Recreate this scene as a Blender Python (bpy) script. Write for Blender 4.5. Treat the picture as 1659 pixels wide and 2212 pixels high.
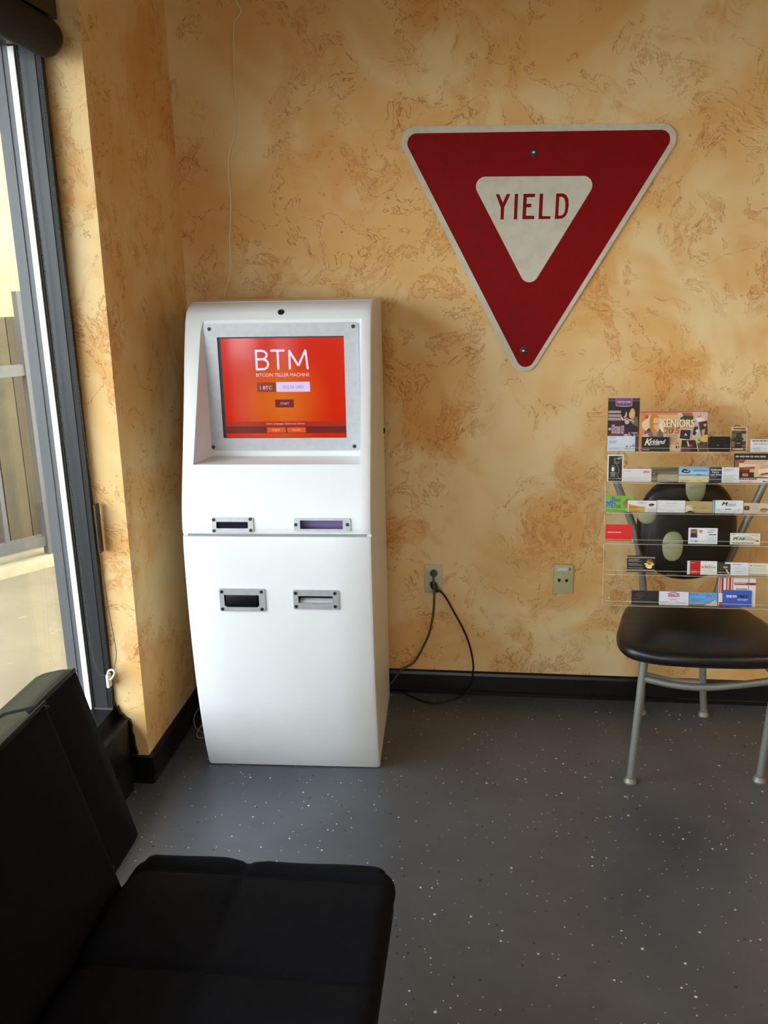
import bpy, bmesh, math, random
from mathutils import Vector, Matrix
from math import sin, cos, radians, pi

random.seed(7)
for o in list(bpy.data.objects):
    bpy.data.objects.remove(o)
scn = bpy.context.scene
COL = scn.collection

# ------------------------------------------------------------------ camera
IW, IH, FPX = 1659.0, 2212.0, 1853.0
YAW, PITCH, ROLL = radians(6.74), radians(15.43), radians(-0.99)
CAM = Vector((0.0, 0.0, 1.57))
CF = Vector((-sin(YAW)*cos(PITCH), cos(YAW)*cos(PITCH), -sin(PITCH)))
_r0 = Vector((cos(YAW), sin(YAW), 0)); _u0 = _r0.cross(CF)
CR = _r0*cos(ROLL) + _u0*sin(ROLL)
CU = CR.cross(CF)
cd = bpy.data.cameras.new('camera')
cd.sensor_fit = 'VERTICAL'; cd.sensor_height = 24.0; cd.lens = FPX/IH*24.0
cd.clip_start = 0.02; cd.clip_end = 200
cam = bpy.data.objects.new('camera', cd); COL.objects.link(cam)
cam.matrix_world = Matrix(((CR.x, CU.x, -CF.x, CAM.x), (CR.y, CU.y, -CF.y, CAM.y),
                           (CR.z, CU.z, -CF.z, CAM.z), (0, 0, 0, 1)))
scn.camera = cam

# ------------------------------------------------------------------ world / light / exposure
EXPOSURE = 0.0
LAMP = 78.0          # radiance of the added ceiling lamps' diffusers
scn.view_settings.view_transform = 'Standard'
scn.view_settings.look = 'None'
scn.view_settings.exposure = EXPOSURE
scn.view_settings.gamma = 1.0
scn.view_settings.use_curve_mapping = False
scn.cycles.max_bounces = 6; scn.cycles.diffuse_bounces = 3; scn.cycles.glossy_bounces = 3; scn.cycles.transparent_max_bounces = 16
wd = bpy.data.worlds.new('sky'); scn.world = wd; wd.use_nodes = True
bg = wd.node_tree.nodes['Background']
bg.inputs['Color'].default_value = (0.84, 0.93, 1.0, 1)
bg.inputs['Strength'].default_value = 8.6


WINZ0, WINZ1 = 0.27, 2.16          # glazed part of the left window
WINY0, WINY1 = -2.6, 2.31
FWY = -3.2                         # wall behind the camera
FDX0, FDX1 = -0.75, 0.35              # added glazed entrance letting frontal light through that wall

# ------------------------------------------------------------------ pixel -> place helpers
def ray(x, y):
    return (CF*FPX + CR*(x-IW/2) - CU*(y-IH/2)).normalized()
def on_z(x, y, z=0.0):
    d = ray(x, y); return CAM + d*((z-CAM.z)/d.z)
def on_y(x, y, Y):
    d = ray(x, y); return CAM + d*((Y-CAM.y)/d.y)
def on_x(x, y, X):
    d = ray(x, y); return CAM + d*((X-CAM.x)/d.x)
def on_plane(x, y, p, n):
    d = ray(x, y); return CAM + d*((p-CAM).dot(n)/d.dot(n))

# ------------------------------------------------------------------ materials
def s2l(c):
    return c/12.92 if c <= 0.04045 else ((c+0.055)/1.055)**2.4
def rgb(r, g, b):
    return (s2l(r/255), s2l(g/255), s2l(b/255), 1)

MATS = {}
def mat(name, col, rough=0.5, metal=0.0, spec=0.5, noise=0.0, nscale=40.0, bump=0.0, sheen=0.0, coat=0.0):
    """plain principled surface with a little procedural variation"""
    if name in MATS: return MATS[name]
    m = bpy.data.materials.new(name); m.use_nodes = True; MATS[name] = m
    nt = m.node_tree; b = nt.nodes['Principled BSDF']
    b.inputs['Base Color'].default_value = col
    b.inputs['Roughness'].default_value = rough
    b.inputs['Metallic'].default_value = metal
    b.inputs['Specular IOR Level'].default_value = spec
    if sheen: b.inputs['Sheen Weight'].default_value = sheen
    if coat: b.inputs['Coat Weight'].default_value = coat
    if noise or bump:
        tc = nt.nodes.new('ShaderNodeTexCoord')
        n = nt.nodes.new('ShaderNodeTexNoise'); n.inputs['Scale'].default_value = nscale; n.inputs['Detail'].default_value = 5
        nt.links.new(tc.outputs['Object'], n.inputs['Vector'])
        if noise:
            mx = nt.nodes.new('ShaderNodeMix'); mx.data_type = 'RGBA'; mx.blend_type = 'MULTIPLY'
            mx.inputs[0].default_value = 1.0
            mx.inputs[6].default_value = col
            cr = nt.nodes.new('ShaderNodeValToRGB')
            cr.color_ramp.elements[0].position = 0.3; cr.color_ramp.elements[1].position = 0.7
            k = 1-noise
            cr.color_ramp.elements[0].color = (k, k, k, 1); cr.color_ramp.elements[1].color = (1, 1, 1, 1)
            nt.links.new(n.outputs['Fac'], cr.inputs['Fac']); nt.links.new(cr.outputs['Color'], mx.inputs[7])
            nt.links.new(mx.outputs[2], b.inputs['Base Color'])
        if bump:
            bp = nt.nodes.new('ShaderNodeBump'); bp.inputs['Strength'].default_value = bump; bp.inputs['Distance'].default_value = 0.002
            nt.links.new(n.outputs['Fac'], bp.inputs['Height']); nt.links.new(bp.outputs['Normal'], b.inputs['Normal'])
    return m

def ink(r, g, b):
    return mat('ink_%d_%d_%d' % (r, g, b), rgb(r, g, b), 0.45)
def glow(r, g, b):
    n = 'screen_%d_%d_%d' % (r, g, b)
    if n in MATS: return MATS[n]
    m = bpy.data.materials.new(n); m.use_nodes = True; MATS[n] = m
    p = m.node_tree.nodes['Principled BSDF']
    p.inputs['Base Color'].default_value = (0.01, 0.01, 0.01, 1); p.inputs['Roughness'].default_value = 0.12
    p.inputs['Emission Color'].default_value = rgb(r, g, b); p.inputs['Emission Strength'].default_value = 0.92
    return m

class NT:
    """tiny node-graph helper"""
    def __init__(self, name):
        self.m = bpy.data.materials.new(name); self.m.use_nodes = True; MATS[name] = self.m
        self.t = self.m.node_tree; self.b = self.t.nodes['Principled BSDF']
        self.tc = self.t.nodes.new('ShaderNodeTexCoord').outputs['Object']
    def link(self, a, b): self.t.links.new(a, b)
    def val(self, sock, v):
        if hasattr(v, 'is_linked') or hasattr(v, 'links'): self.link(v, sock)
        else: sock.default_value = v
    def noise(self, vec, scale, detail=4, rough=0.5, dist=0.0, out='Fac'):
        n = self.t.nodes.new('ShaderNodeTexNoise'); self.link(vec, n.inputs['Vector'])
        n.inputs['Scale'].default_value = scale; n.inputs['Detail'].default_value = detail
        n.inputs['Roughness'].default_value = rough; n.inputs['Distortion'].default_value = dist
        return n.outputs[out]
    def vor(self, vec, scale, feature='F1', rnd=1.0):
        n = self.t.nodes.new('ShaderNodeTexVoronoi'); n.feature = feature; self.link(vec, n.inputs['Vector'])
        n.inputs['Scale'].default_value = scale; n.inputs['Randomness'].default_value = rnd
        return n
    def math(self, op, a, b=0.0, c=None, clamp=False):
        n = self.t.nodes.new('ShaderNodeMath'); n.operation = op; n.use_clamp = clamp
        self.val(n.inputs[0], a); self.val(n.inputs[1], b)
        if c is not None: self.val(n.inputs[2], c)
        return n.outputs[0]
    def step(self, v, lo, hi, a=0.0, b=1.0):
        n = self.t.nodes.new('ShaderNodeMapRange'); n.interpolation_type = 'SMOOTHSTEP'
        self.val(n.inputs[0], v); n.inputs[1].default_value = lo; n.inputs[2].default_value = hi
        n.inputs[3].default_value = a; n.inputs[4].default_value = b
        return n.outputs[0]
    def mix(self, f, a, b, blend='MIX'):
        n = self.t.nodes.new('ShaderNodeMix'); n.data_type = 'RGBA'; n.blend_type = blend
        self.val(n.inputs[0], f); self.val(n.inputs[6], a); self.val(n.inputs[7], b)
        return n.outputs[2]
    def vmath(self, op, a, b):
        n = self.t.nodes.new('ShaderNodeVectorMath'); n.operation = op
        self.val(n.inputs[0], a); self.val(n.inputs[1], b)
        return n.outputs[0]
    def mapping(self, vec, loc=(0, 0, 0), rot=(0, 0, 0), sc=(1, 1, 1)):
        n = self.t.nodes.new('ShaderNodeMapping'); self.link(vec, n.inputs['Vector'])
        n.inputs['Location'].default_value = loc; n.inputs['Rotation'].default_value = rot; n.inputs['Scale'].default_value = sc
        return n.outputs[0]
    def bump(self, h, strength, dist):
        n = self.t.nodes.new('ShaderNodeBump'); n.inputs['Strength'].default_value = strength; n.inputs['Distance'].default_value = dist
        self.link(h, n.inputs['Height']); self.link(n.outputs[0], self.b.inputs['Normal'])

# --- trowelled faux plaster
def plaster(name, seed=(0, 0, 0)):
    g = NT(name)
    p = g.mapping(g.tc, loc=seed)
    w = g.noise(p, 2.6, 3, 0.55, 0.0, 'Color')
    w = g.vmath('SUBTRACT', w, (0.5, 0.5, 0.5))
    pw = g.vmath('ADD', p, g.vmath('MULTIPLY', w, (0.42, 0.42, 0.42)))
    # broad washes of cream, tan and orange glaze
    wash = g.noise(p, 2.1, 3, 0.6, 0.6)
    col = g.mix(g.step(wash, 0.38, 0.64), rgb(248, 218, 164), rgb(238, 188, 118))
    wash2 = g.noise(pw, 3.4, 5, 0.62, 0.3)
    col = g.mix(g.math('MULTIPLY', g.step(wash2, 0.50, 0.68), 0.6), col, rgb(228, 160, 82))
    # ragged trowel islands, stained inside
    region = g.noise(p, 3.3, 2, 0.5, 0.4)
    ps = g.mapping(pw, rot=(0, radians(32), 0), sc=(1.0, 1.0, 0.62))
    n3 = g.noise(ps, 10.0, 7, 0.68, 0.25)
    isl = g.math('MULTIPLY', g.step(n3, 0.53, 0.60), g.step(region, 0.44, 0.60))
    grain = g.step(g.noise(pw, 46, 4, 0.7), 0.40, 0.60)
    col = g.mix(g.math('MULTIPLY', g.math('MULTIPLY', isl, grain), 0.58), col, rgb(212, 136, 64))
    # outlines of the islands
    e1 = g.step(g.math('ABSOLUTE', g.math('SUBTRACT', n3, 0.555)), 0.0, 0.010, 1.0, 0.0)
    e1 = g.math('MULTIPLY', e1, g.step(region, 0.40, 0.58))
    # long wandering veins
    n4 = g.noise(pw, 2.9, 7, 0.6, 0.5)
    e2 = g.step(g.math('ABSOLUTE', g.math('SUBTRACT', n4, 0.5)), 0.0, 0.005, 1.0, 0.0)
    e2 = g.math('MULTIPLY', e2, g.step(wash, 0.44, 0.52))
    # little pits
    v = g.vor(pw, 58)
    pits = g.math('MULTIPLY', g.step(v.outputs['Distance'], 0.08, 0.24, 1.0, 0.0), g.step(wash2, 0.52, 0.62))
    lines = g.math('MAXIMUM', g.math('MULTIPLY', e1, 0.9), g.math('MAXIMUM', g.math('MULTIPLY', e2, 0.85), g.math('MULTIPLY', pits, 0.6)))
    col = g.mix(g.math('MULTIPLY', lines, 0.8), col, rgb(158, 90, 38))
    g.link(col, g.b.inputs['Base Color'])
    g.b.inputs['Roughness'].default_value = 0.62
    g.b.inputs['Specular IOR Level'].default_value = 0.3
    g.bump(g.noise(p, 11.0, 4, 0.6, 0.6), 0.3, 0.006)
    return g.m

M_WALL = plaster('plaster_back', (0.3, 0.1, 0.2))
M_WALL_L = plaster('plaster_side', (4.1, 1.7, 2.2))

# --- painted concrete floor with chips
def floor_mat():
    g = NT('painted_concrete')
    n1 = g.noise(g.tc, 1.7, 5, 0.6, 0.4)
    col = g.mix(g.step(n1, 0.3, 0.7), rgb(72, 76, 84), rgb(88, 92, 99))
    n2 = g.noise(g.tc, 9, 3, 0.6, 0.3)
    col = g.mix(g.math('MULTIPLY', g.step(n2, 0.5, 0.8), 0.35), col, rgb(58, 58, 58))
    # faint scuffs
    sc = g.noise(g.mapping(g.tc, rot=(0, 0, 0.6)), 1.6, 2, 0.4, 2.5)
    line = g.step(g.math('ABSOLUTE', g.math('SUBTRACT', sc, 0.5)), 0.0, 0.0022, 1.0, 0.0)
    line = g.math('MULTIPLY', line, g.step(g.noise(g.tc, 2.2, 2), 0.55, 0.62))
    col = g.mix(g.math('MULTIPLY', line, 0.35), col, rgb(60, 58, 56))
    dens = g.noise(g.tc, 2.3, 3, 0.5)
    for k, (sc_, thr, rad, c) in enumerate(((30, 0.36, 0.095, (226, 228, 228)), (33, 0.34, 0.10, (10, 10, 12)), (60, 0.62, 0.125, (206, 208, 206)))):
        vv = g.vor(g.mapping(g.tc, loc=(k*3.7, k*1.3, 0), sc=(1, 1, 0.001)), sc_)
        sep = g.t.nodes.new('ShaderNodeSeparateColor'); g.link(vv.outputs['Color'], sep.inputs[0])
        pick = g.math('GREATER_THAN', g.math('ADD', sep.outputs[0], g.math('MULTIPLY', g.math('SUBTRACT', dens, 0.5), 0.9)), thr)
        size = g.math('MULTIPLY_ADD', sep.outputs[1], rad*0.8, rad*0.45)
        dot = g.math('LESS_THAN', vv.outputs['Distance'], size)
        col = g.mix(g.math('MULTIPLY', pick, dot), col, rgb(*c))
    g.link(col, g.b.inputs['Base Color'])
    g.b.inputs['Roughness'].default_value = 0.34
    g.b.inputs['Specular IOR Level'].default_value = 0.7
    g.bump(g.noise(g.tc, 5, 2, 0.5), 0.05, 0.004)
    return g.m
M_FLOOR = floor_mat()

def glass_like(name, tint=(1, 1, 1, 1), ior=1.45, gloss_col=(1, 1, 1, 1), rough=0.0, haze=0.0, hcol=(0.9, 0.92, 0.9, 1)):
    m = bpy.data.materials.new(name); m.use_nodes = True; MATS[name] = m
    t = m.node_tree
    for n in list(t.nodes): t.nodes.remove(n)
    out = t.nodes.new('ShaderNodeOutputMaterial')
    tr = t.nodes.new('ShaderNodeBsdfTransparent'); tr.inputs[0].default_value = tint
    gl = t.nodes.new('ShaderNodeBsdfGlossy'); gl.inputs['Color'].default_value = gloss_col; gl.inputs['Roughness'].default_value = rough
    lw = t.nodes.new('ShaderNodeLayerWeight'); lw.inputs['Blend'].default_value = 0.5
    pw = t.nodes.new('ShaderNodeMath'); pw.operation = 'POWER'; t.links.new(lw.outputs['Facing'], pw.inputs[0]); pw.inputs[1].default_value = 5.0
    fr = t.nodes.new('ShaderNodeMath'); fr.operation = 'MULTIPLY_ADD'; f0 = ((ior-1)/(ior+1))**2   # Schlick, same from both sides
    t.links.new(pw.outputs[0], fr.inputs[0]); fr.inputs[1].default_value = 0.7*(1-f0); fr.inputs[2].default_value = f0
    mx = t.nodes.new('ShaderNodeMixShader')
    t.links.new(fr.outputs[0], mx.inputs[0]); t.links.new(tr.outputs[0], mx.inputs[1]); t.links.new(gl.outputs[0], mx.inputs[2])
    last = mx.outputs[0]
    if haze:
        df = t.nodes.new('ShaderNodeBsdfDiffuse'); df.inputs[0].default_value = hcol
        m2 = t.nodes.new('ShaderNodeMixShader'); m2.inputs[0].default_value = haze
        t.links.new(last, m2.inputs[1]); t.links.new(df.outputs[0], m2.inputs[2]); last = m2.outputs[0]
    t.links.new(last, out.inputs[0])
    return m
M_GLASS = glass_like('window_glass', (0.97, 0.98, 0.97, 1), 1.4)
M_ACRYL = glass_like('clear_acrylic', (0.985, 0.988, 0.98, 1), 1.15)
M_ACRYL_E = glass_like('acrylic_edge', (0.9, 0.9, 0.88, 1), 1.4, haze=0.45, hcol=(0.92, 0.90, 0.84, 1))

M_BLACKPAINT = mat('black_gloss_paint', rgb(14, 14, 17), 0.32, noise=0.3, nscale=20, bump=0.25)
M_ALU_DARK = mat('dark_anodised', rgb(46, 47, 52), 0.38, 0.0, 0.5, noise=0.12, nscale=9)
M_ALU_OUT = mat('grey_anodised', rgb(92, 92, 98), 0.42, 0.0, 0.5, noise=0.15, nscale=6)
M_ALU_WHITE = mat('white_strip', rgb(240, 242, 246), 0.4, noise=0.05)
M_GASKET = mat('rubber_gasket', rgb(16, 16, 18), 0.6)
M_WHITE = mat('kiosk_white', rgb(236, 238, 240), 0.36, noise=0.03, nscale=6)
M_BRUSH = mat('brushed_aluminium', rgb(190, 191, 196), 0.42, 0.35, noise=0.12, nscale=60)
M_SCREW = mat('black_screw', rgb(34, 33, 32), 0.4)
M_BLACKPL = mat('black_plastic', rgb(20, 20, 23), 0.3, noise=0.2, nscale=50)
M_DARK = mat('dark_void', rgb(16, 16, 18), 0.7)
M_ALMOND = mat('almond_plastic', rgb(196, 188, 140), 0.4, noise=0.06, nscale=30)
M_IVORY = mat('ivory_plastic', rgb(205, 203, 172), 0.4, noise=0.06, nscale=30)
M_TUBE = mat('silver_hammered', rgb(150, 151, 145), 0.42, 0.45, noise=0.25, nscale=260, bump=0.3)
M_VINYL = mat('black_vinyl', rgb(22, 21, 21), 0.34, noise=0.3, nscale=120, bump=0.25)
M_PAD = mat('pale_green_vinyl', rgb(178, 180, 142), 0.42, noise=0.18, nscale=90, bump=0.3)
M_FABRIC = mat('black_microfibre', rgb(18, 19, 26), 0.85, spec=0.12, noise=0.3, nscale=60, bump=0.25)
M_LEATHER = mat('black_leather', rgb(24, 23, 25), 0.5, spec=0.3, noise=0.25, nscale=90, bump=0.35)
M_THREAD = mat('seam_thread', rgb(24, 24, 32), 0.7, spec=0.1)
M_CEIL = mat('ceiling_paint', rgb(150, 142, 128), 0.8, noise=0.05)
M_PLAIN = mat('cream_paint', rgb(200, 164, 110), 0.7, noise=0.15, nscale=4)
M_CORDW = mat('white_cord', rgb(250, 236, 200), 0.5)
M_CORDG = mat('grey_cord', rgb(84, 79, 72), 0.5)
M_CORDB = mat('black_cord', rgb(14, 13, 13), 0.45)
M_CLEAT = mat('white_plastic', rgb(238, 238, 234), 0.35)

# ------------------------------------------------------------------ mesh helpers
WLOC = {}
def wl(o): return WLOC.get(o.name, Vector((0, 0, 0)))

def tag(o, label=None, cat=None, group=None, kind=None):
    if label: o['label'] = label
    if cat: o['category'] = cat
    if group: o['group'] = group
    if kind: o['kind'] = kind
    return o

def empty(name, loc, label=None, cat=None, group=None, kind=None):
    o = bpy.data.objects.new(name, None); COL.objects.link(o)
    o.empty_display_size = 0.05; o.location = loc; WLOC[o.name] = Vector(loc)
    return tag(o, label, cat, group, kind)

def mk(name, verts, faces, m, parent=None, loc=None, smooth=None, mats=None, fmat=None):
    """one mesh object; verts are given in world metres"""
    verts = [Vector(v) for v in verts]
    if parent is not None: W = wl(parent)
    elif loc is not None: W = Vector(loc)
    else:
        W = Vector((sum(v.x for v in verts)/len(verts), sum(v.y for v in verts)/len(verts), min(v.z for v in verts)))
    me = bpy.data.meshes.new(name)
    me.from_pydata([v-W for v in verts], [], faces)
    bm = bmesh.new(); bm.from_mesh(me)
    if fmat is None: bmesh.ops.recalc_face_normals(bm, faces=bm.faces)
    bm.to_mesh(me); bm.free()
    for mm in (mats or [m]): me.materials.append(mm)
    if fmat:
        for p, i in zip(me.polygons, fmat): p.material_index = i
    if smooth is not None:
        for p in me.polygons: p.use_smooth = True
        me.set_sharp_from_angle(angle=radians(smooth))
    o = bpy.data.objects.new(name, me); COL.objects.link(o)
    if parent is not None: o.parent = parent
    else: o.location = W
    WLOC[o.name] = W
    return o

def bmobj(name, bm, m, parent=None, loc=None, smooth=None):
    bm.verts.index_update()
    vs = [v.co.copy() for v in bm.verts]; fs = [[v.index for v in f.verts] for f in bm.faces]; bm.free()
    return mk(name, vs, fs, m, parent, loc, smooth)

def box_vf(x0, x1, y0, y1, z0, z1):
    v = [(x0, y0, z0), (x1, y0, z0), (x1, y1, z0), (x0, y1, z0), (x0, y0, z1), (x1, y0, z1), (x1, y1, z1), (x0, y1, z1)]
    f = [(0, 3, 2, 1), (4, 5, 6, 7), (0, 1, 5, 4), (1, 2, 6, 5), (2, 3, 7, 6), (3, 0, 4, 7)]
    return v, f
def boxes_vf(lst):
    V, F = [], []
    for b in lst:
        v, f = box_vf(*b); k = len(V); V += v; F += [tuple(i+k for i in q) for q in f]
    return V, F
def box(name, b, m, parent=None, loc=None, bevel=0.0, seg=2):
    if not bevel:
        v, f = box_vf(*b); return mk(name, v, f, m, parent, loc)
    bm = bmesh.new(); v, f = box_vf(*b)
    bv = [bm.verts.new(q) for q in v]
    for q in f: bm.faces.new([bv[i] for i in q])
    bmesh.ops.bevel(bm, geom=bm.edges[:], offset=bevel, segments=seg, profile=0.5, affect='EDGES')
    return bmobj(name, bm, m, parent, loc, 40)

def obox(name, O, U, V, N, u0, u1, v0, v1, n0, n1, m, parent=None, bevel=0.0, seg=2):
    """box in an oriented frame"""
    vs, f = box_vf(u0, u1, v0, v1, n0, n1)
    bm = bmesh.new(); bv = [bm.verts.new(q) for q in vs]
    for q in f: bm.faces.new([bv[i] for i in q])
    if bevel: bmesh.ops.bevel(bm, geom=bm.edges[:], offset=bevel, segments=seg, profile=0.5, affect='EDGES')
    for w in bm.verts: w.co = O + U*w.co.x + V*w.co.y + N*w.co.z
    return bmobj(name, bm, m, parent, None, 40 if bevel else None)

def smooth_path(pts, n=8):
    pts = [Vector(p) for p in pts]
    if len(pts) < 3: return pts
    P = [pts[0]*2-pts[1]] + pts + [pts[-1]*2-pts[-2]]
    out = []
    for i in range(1, len(P)-2):
        a, b, c, d = P[i-1], P[i], P[i+1], P[i+2]
        for k in range(n):
            t = k/n
            out.append(0.5*((2*b) + (c-a)*t + (2*a-5*b+4*c-d)*t*t + (3*b-a-3*c+d)*t**3))
    out.append(pts[-1])
    return out

def tube_vf(pts, r, seg=10, cap=True, sm=6):
    P = smooth_path(pts, sm) if sm else [Vector(p) for p in pts]
    rs = r if isinstance(r, (list, tuple)) else [r]*len(P)
    if len(rs) != len(P):
        rs = [rs[min(len(rs)-1, int(i*(len(rs)-1)/(len(P)-1)+0.5))] for i in range(len(P))]
    V, F = [], []
    up = Vector((0, 0, 1)); prev = None
    for i, p in enumerate(P):
        t = (P[min(i+1, len(P)-1)] - P[max(i-1, 0)])
        t = t.normalized() if t.length > 1e-9 else Vector((0, 0, 1))
        if prev is None:
            a = t.cross(up)
            if a.length < 1e-3: a = t.cross(Vector((1, 0, 0)))
        else:
            a = prev - t*prev.dot(t)
        a.normalize(); prev = a; b = t.cross(a)
        for k in range(seg):
            th = 2*pi*k/seg; V.append(p + (a*cos(th)+b*sin(th))*rs[i])
    for i in range(len(P)-1):
        for k in range(seg):
            k2 = (k+1) % seg
            F.append((i*seg+k, i*seg+k2, (i+1)*seg+k2, (i+1)*seg+k))
    if cap:
        F.append(tuple(range(seg-1, -1, -1))); F.append(tuple((len(P)-1)*seg+k for k in range(seg)))
    return V, F
def tube(name, pts, r, m, parent=None, seg=10, sm=6, loc=None):
    V, F = tube_vf(pts, r, seg, True, sm); return mk(name, V, F, m, parent, loc, 50)

def lathe(name, O, A, prof, m, parent=None, seg=20):
    """prof: (radius, distance along A)"""
    A = A.normalized(); X = A.orthogonal().normalized(); Y = A.cross(X)
    V, F = [], []
    for r, h in prof:
        for k in range(seg):
            th = 2*pi*k/seg; V.append(O + A*h + (X*cos(th)+Y*sin(th))*max(r, 1e-5))
    for i in range(len(prof)-1):
        for k in range(seg):
            k2 = (k+1) % seg; F.append((i*seg+k, i*seg+k2, (i+1)*seg+k2, (i+1)*seg+k))
    F.append(tuple(range(seg))); F.append(tuple((len(prof)-1)*seg+k for k in range(seg)))
    return mk(name, V, F, m, parent, None, 35)

def rrect(x0, x1, y0, y1, r, n=5):
    out = []
    for cx, cy, a0 in ((x1-r, y1-r, 0), (x0+r, y1-r, 90), (x0+r, y0+r, 180), (x1-r, y0+r, 270)):
        for k in range(n+1):
            a = radians(a0+90*k/n); out.append((cx+r*cos(a), cy+r*sin(a)))
    return out

def plate(name, outer, holes, O, U, V, N, t, m, parent=None, loc=None):
    """flat plate with holes, front at +t along N"""
    bm = bmesh.new(); loops = []
    for lp in [outer]+holes:
        vs = [bm.verts.new((p[0], p[1], 0)) for p in lp]
        es = [bm.edges.new((vs[i], vs[(i+1) % len(vs)])) for i in range(len(vs))]
        loops.append(vs)
    bmesh.ops.triangle_fill(bm, use_beauty=True, use_dissolve=False, edges=bm.edges[:])
    bm.verts.index_update()
    v2 = [(v.co.x, v.co.y) for v in bm.verts]; tri = [[v.index for v in f.verts] for f in bm.faces]
    lidx = [[v.index for v in l] for l in loops]; bm.free()
    n = len(v2)
    W = [O+U*x+V*y+N*t for x, y in v2] + [O+U*x+V*y for x, y in v2]
    F = [tuple(f) for f in tri] + [tuple(i+n for i in reversed(f)) for f in tri]
    for l in lidx:
        for i in range(len(l)):
            a, b = l[i], l[(i+1) % len(l)]; F.append((a, b, b+n, a+n))
    return mk(name, W, F, m, parent, loc)

# ------------------------------------------------------------------ flat print (lettering, pictures) as thin geometry
_FC = {}
def text_geo(s):
    if s in _FC: return _FC[s]
    cu = bpy.data.curves.new('t', 'FONT'); cu.body = s; cu.size = 1.0; cu.resolution_u = 3
    ob = bpy.data.objects.new('t', cu)
    me = bpy.data.meshes.new_from_object(ob)
    V = [(v.co.x, v.co.y) for v in me.vertices]; F = [tuple(p.vertices) for p in me.polygons]
    bpy.data.objects.remove(ob); bpy.data.curves.remove(cu); bpy.data.meshes.remove(me)
    if not V: V = [(0, 0)]
    x0 = min(v[0] for v in V); x1 = max(v[0] for v in V); y0 = min(v[1] for v in V); y1 = max(v[1] for v in V)
    _FC[s] = (V, F, x0, x1, y0, y1); return _FC[s]

class Print:
    """collects flat shapes on a surface; coordinates 0..1 over the w x h face (v up)"""
    def __init__(self, O, U, V, N, w, h, inkf=ink, lift=0.0002, step=0.00006):
        self.O, self.U, self.V, self.N, self.w, self.h = O, U, V, N, w, h
        self.ink = inkf; self.z = lift; self.step = step
        self.vs, self.fs, self.fm, self.ms = [], [], [], []
    def _add(self, pts, faces, c):
        m = self.ink(*c)
        if m not in self.ms: self.ms.append(m)
        k = len(self.vs); i = self.ms.index(m)
        for u, v in pts: self.vs.append(self.O + self.U*(u*self.w) + self.V*(v*self.h) + self.N*self.z)
        for f in faces: self.fs.append(tuple(a+k for a in f)); self.fm.append(i)
        self.z += self.step
    def rect(self, u0, v0, u1, v1, c): self._add([(u0, v0), (u1, v0), (u1, v1), (u0, v1)], [(0, 1, 2, 3)], c)
    def poly(self, pts, c): self._add(pts, [tuple(range(len(pts)))], c)
    def ell(self, cu, cv, ru, rv, c, n=16, rot=0.0):
        a = self.w/self.h
        pts = []
        for k in range(n):
            x = ru*cos(2*pi*k/n); y = rv*sin(2*pi*k/n)/a
            pts.append((cu+x*cos(rot)-y*sin(rot), cv+(x*sin(rot)+y*cos(rot))*a))
        self.poly(pts, c)
    def line(self, pts, wd, c):
        """polyline of width wd (fraction of w)"""
        a = self.w/self.h; F = []; P = []
        for i in range(len(pts)-1):
            (x0, y0), (x1, y1) = pts[i], pts[i+1]
            dx, dy = x1-x0, (y1-y0)/a; L = math.hypot(dx, dy) or 1e-6
            nx, ny = -dy/L*wd/2, dx/L*wd/2
            k = len(P); P += [(x0+nx, y0+ny*a), (x0-nx, y0-ny*a), (x1-nx, y1-ny*a), (x1+nx, y1+ny*a)]; F.append((k, k+1, k+2, k+3))
        self._add(P, F, c)
    def text(self, s, u0, v0, u1, v1, c, shear=0.0, bold=0.0):
        V, F, x0, x1, y0, y1 = text_geo(s)
        sx = (u1-u0)/max(x1-x0, 1e-6); sy = (v1-v0)/max(y1-y0, 1e-6)
        for b in ((0.0, bold) if bold else (0.0,)):
            self._add([(u0+(x-x0)*sx+(y-y0)*sy*shear*self.h/self.w+b, v0+(y-y0)*sy) for x, y in V], F, c)
    def lines(self, u0, v0, u1, v1, n, c, fill=0.35, seed=1, align='l'):
        """rows of tiny illegible type"""
        rg = random.Random(seed); P = []; F = []
        dv = (v1-v0)/n
        for i in range(n):
            L = (u1-u0)*rg.uniform(0.55, 1.0)
            s0 = u0 if align == 'l' else (u1-L if align == 'r' else (u0+u1-L)/2)
            x = s0
            while x < s0+L-1e-4:
                wl_ = min((u1-u0)*rg.uniform(0.06, 0.18), s0+L-x); k = len(P)
                y = v1-dv*(i+0.7); P += [(x, y), (x+wl_, y), (x+wl_, y+dv*fill), (x, y+dv*fill)]; F.append((k, k+1, k+2, k+3))
                x += wl_ + (u1-u0)*0.02
        self._add(P, F, c)
    def done(self, name, parent):
        if not self.fs: return None
        return mk(name, self.vs, self.fs, None, parent, mats=self.ms, fmat=self.fm)

# ================================================================== ROOM SHELL
WY = 3.041          # back wall
LX = -1.053         # side wall
CEIL = 2.78
RX = 3.6
def struct(name, lst, m):
    v, f = boxes_vf(lst); o = mk(name, v, f, m, None, (0, 0, 0)); o['kind'] = 'structure'; return o

fl_o = struct('floor', [(-1.3, RX, FWY, WY+0.1, -0.1, 0.0)], M_FLOOR)
struct('ceiling', [(-1.6, RX+0.1, FWY-0.1, WY+0.1, CEIL, CEIL+0.1)], M_CEIL)
struct('wall_back', [(-1.283, RX+0.1, WY, WY+0.12, 0, CEIL)], M_WALL)
struct('wall_right', [(RX, RX+0.12, FWY, WY, 0, CEIL)], M_PLAIN)
struct('wall_front', [(-1.35, FDX0, FWY-0.12, FWY, 0, CEIL), (FDX1, RX+0.12, FWY-0.12, FWY, 0, CEIL), (FDX0, FDX1, FWY-0.12, FWY, 2.25, CEIL)], M_PLAIN)
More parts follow.
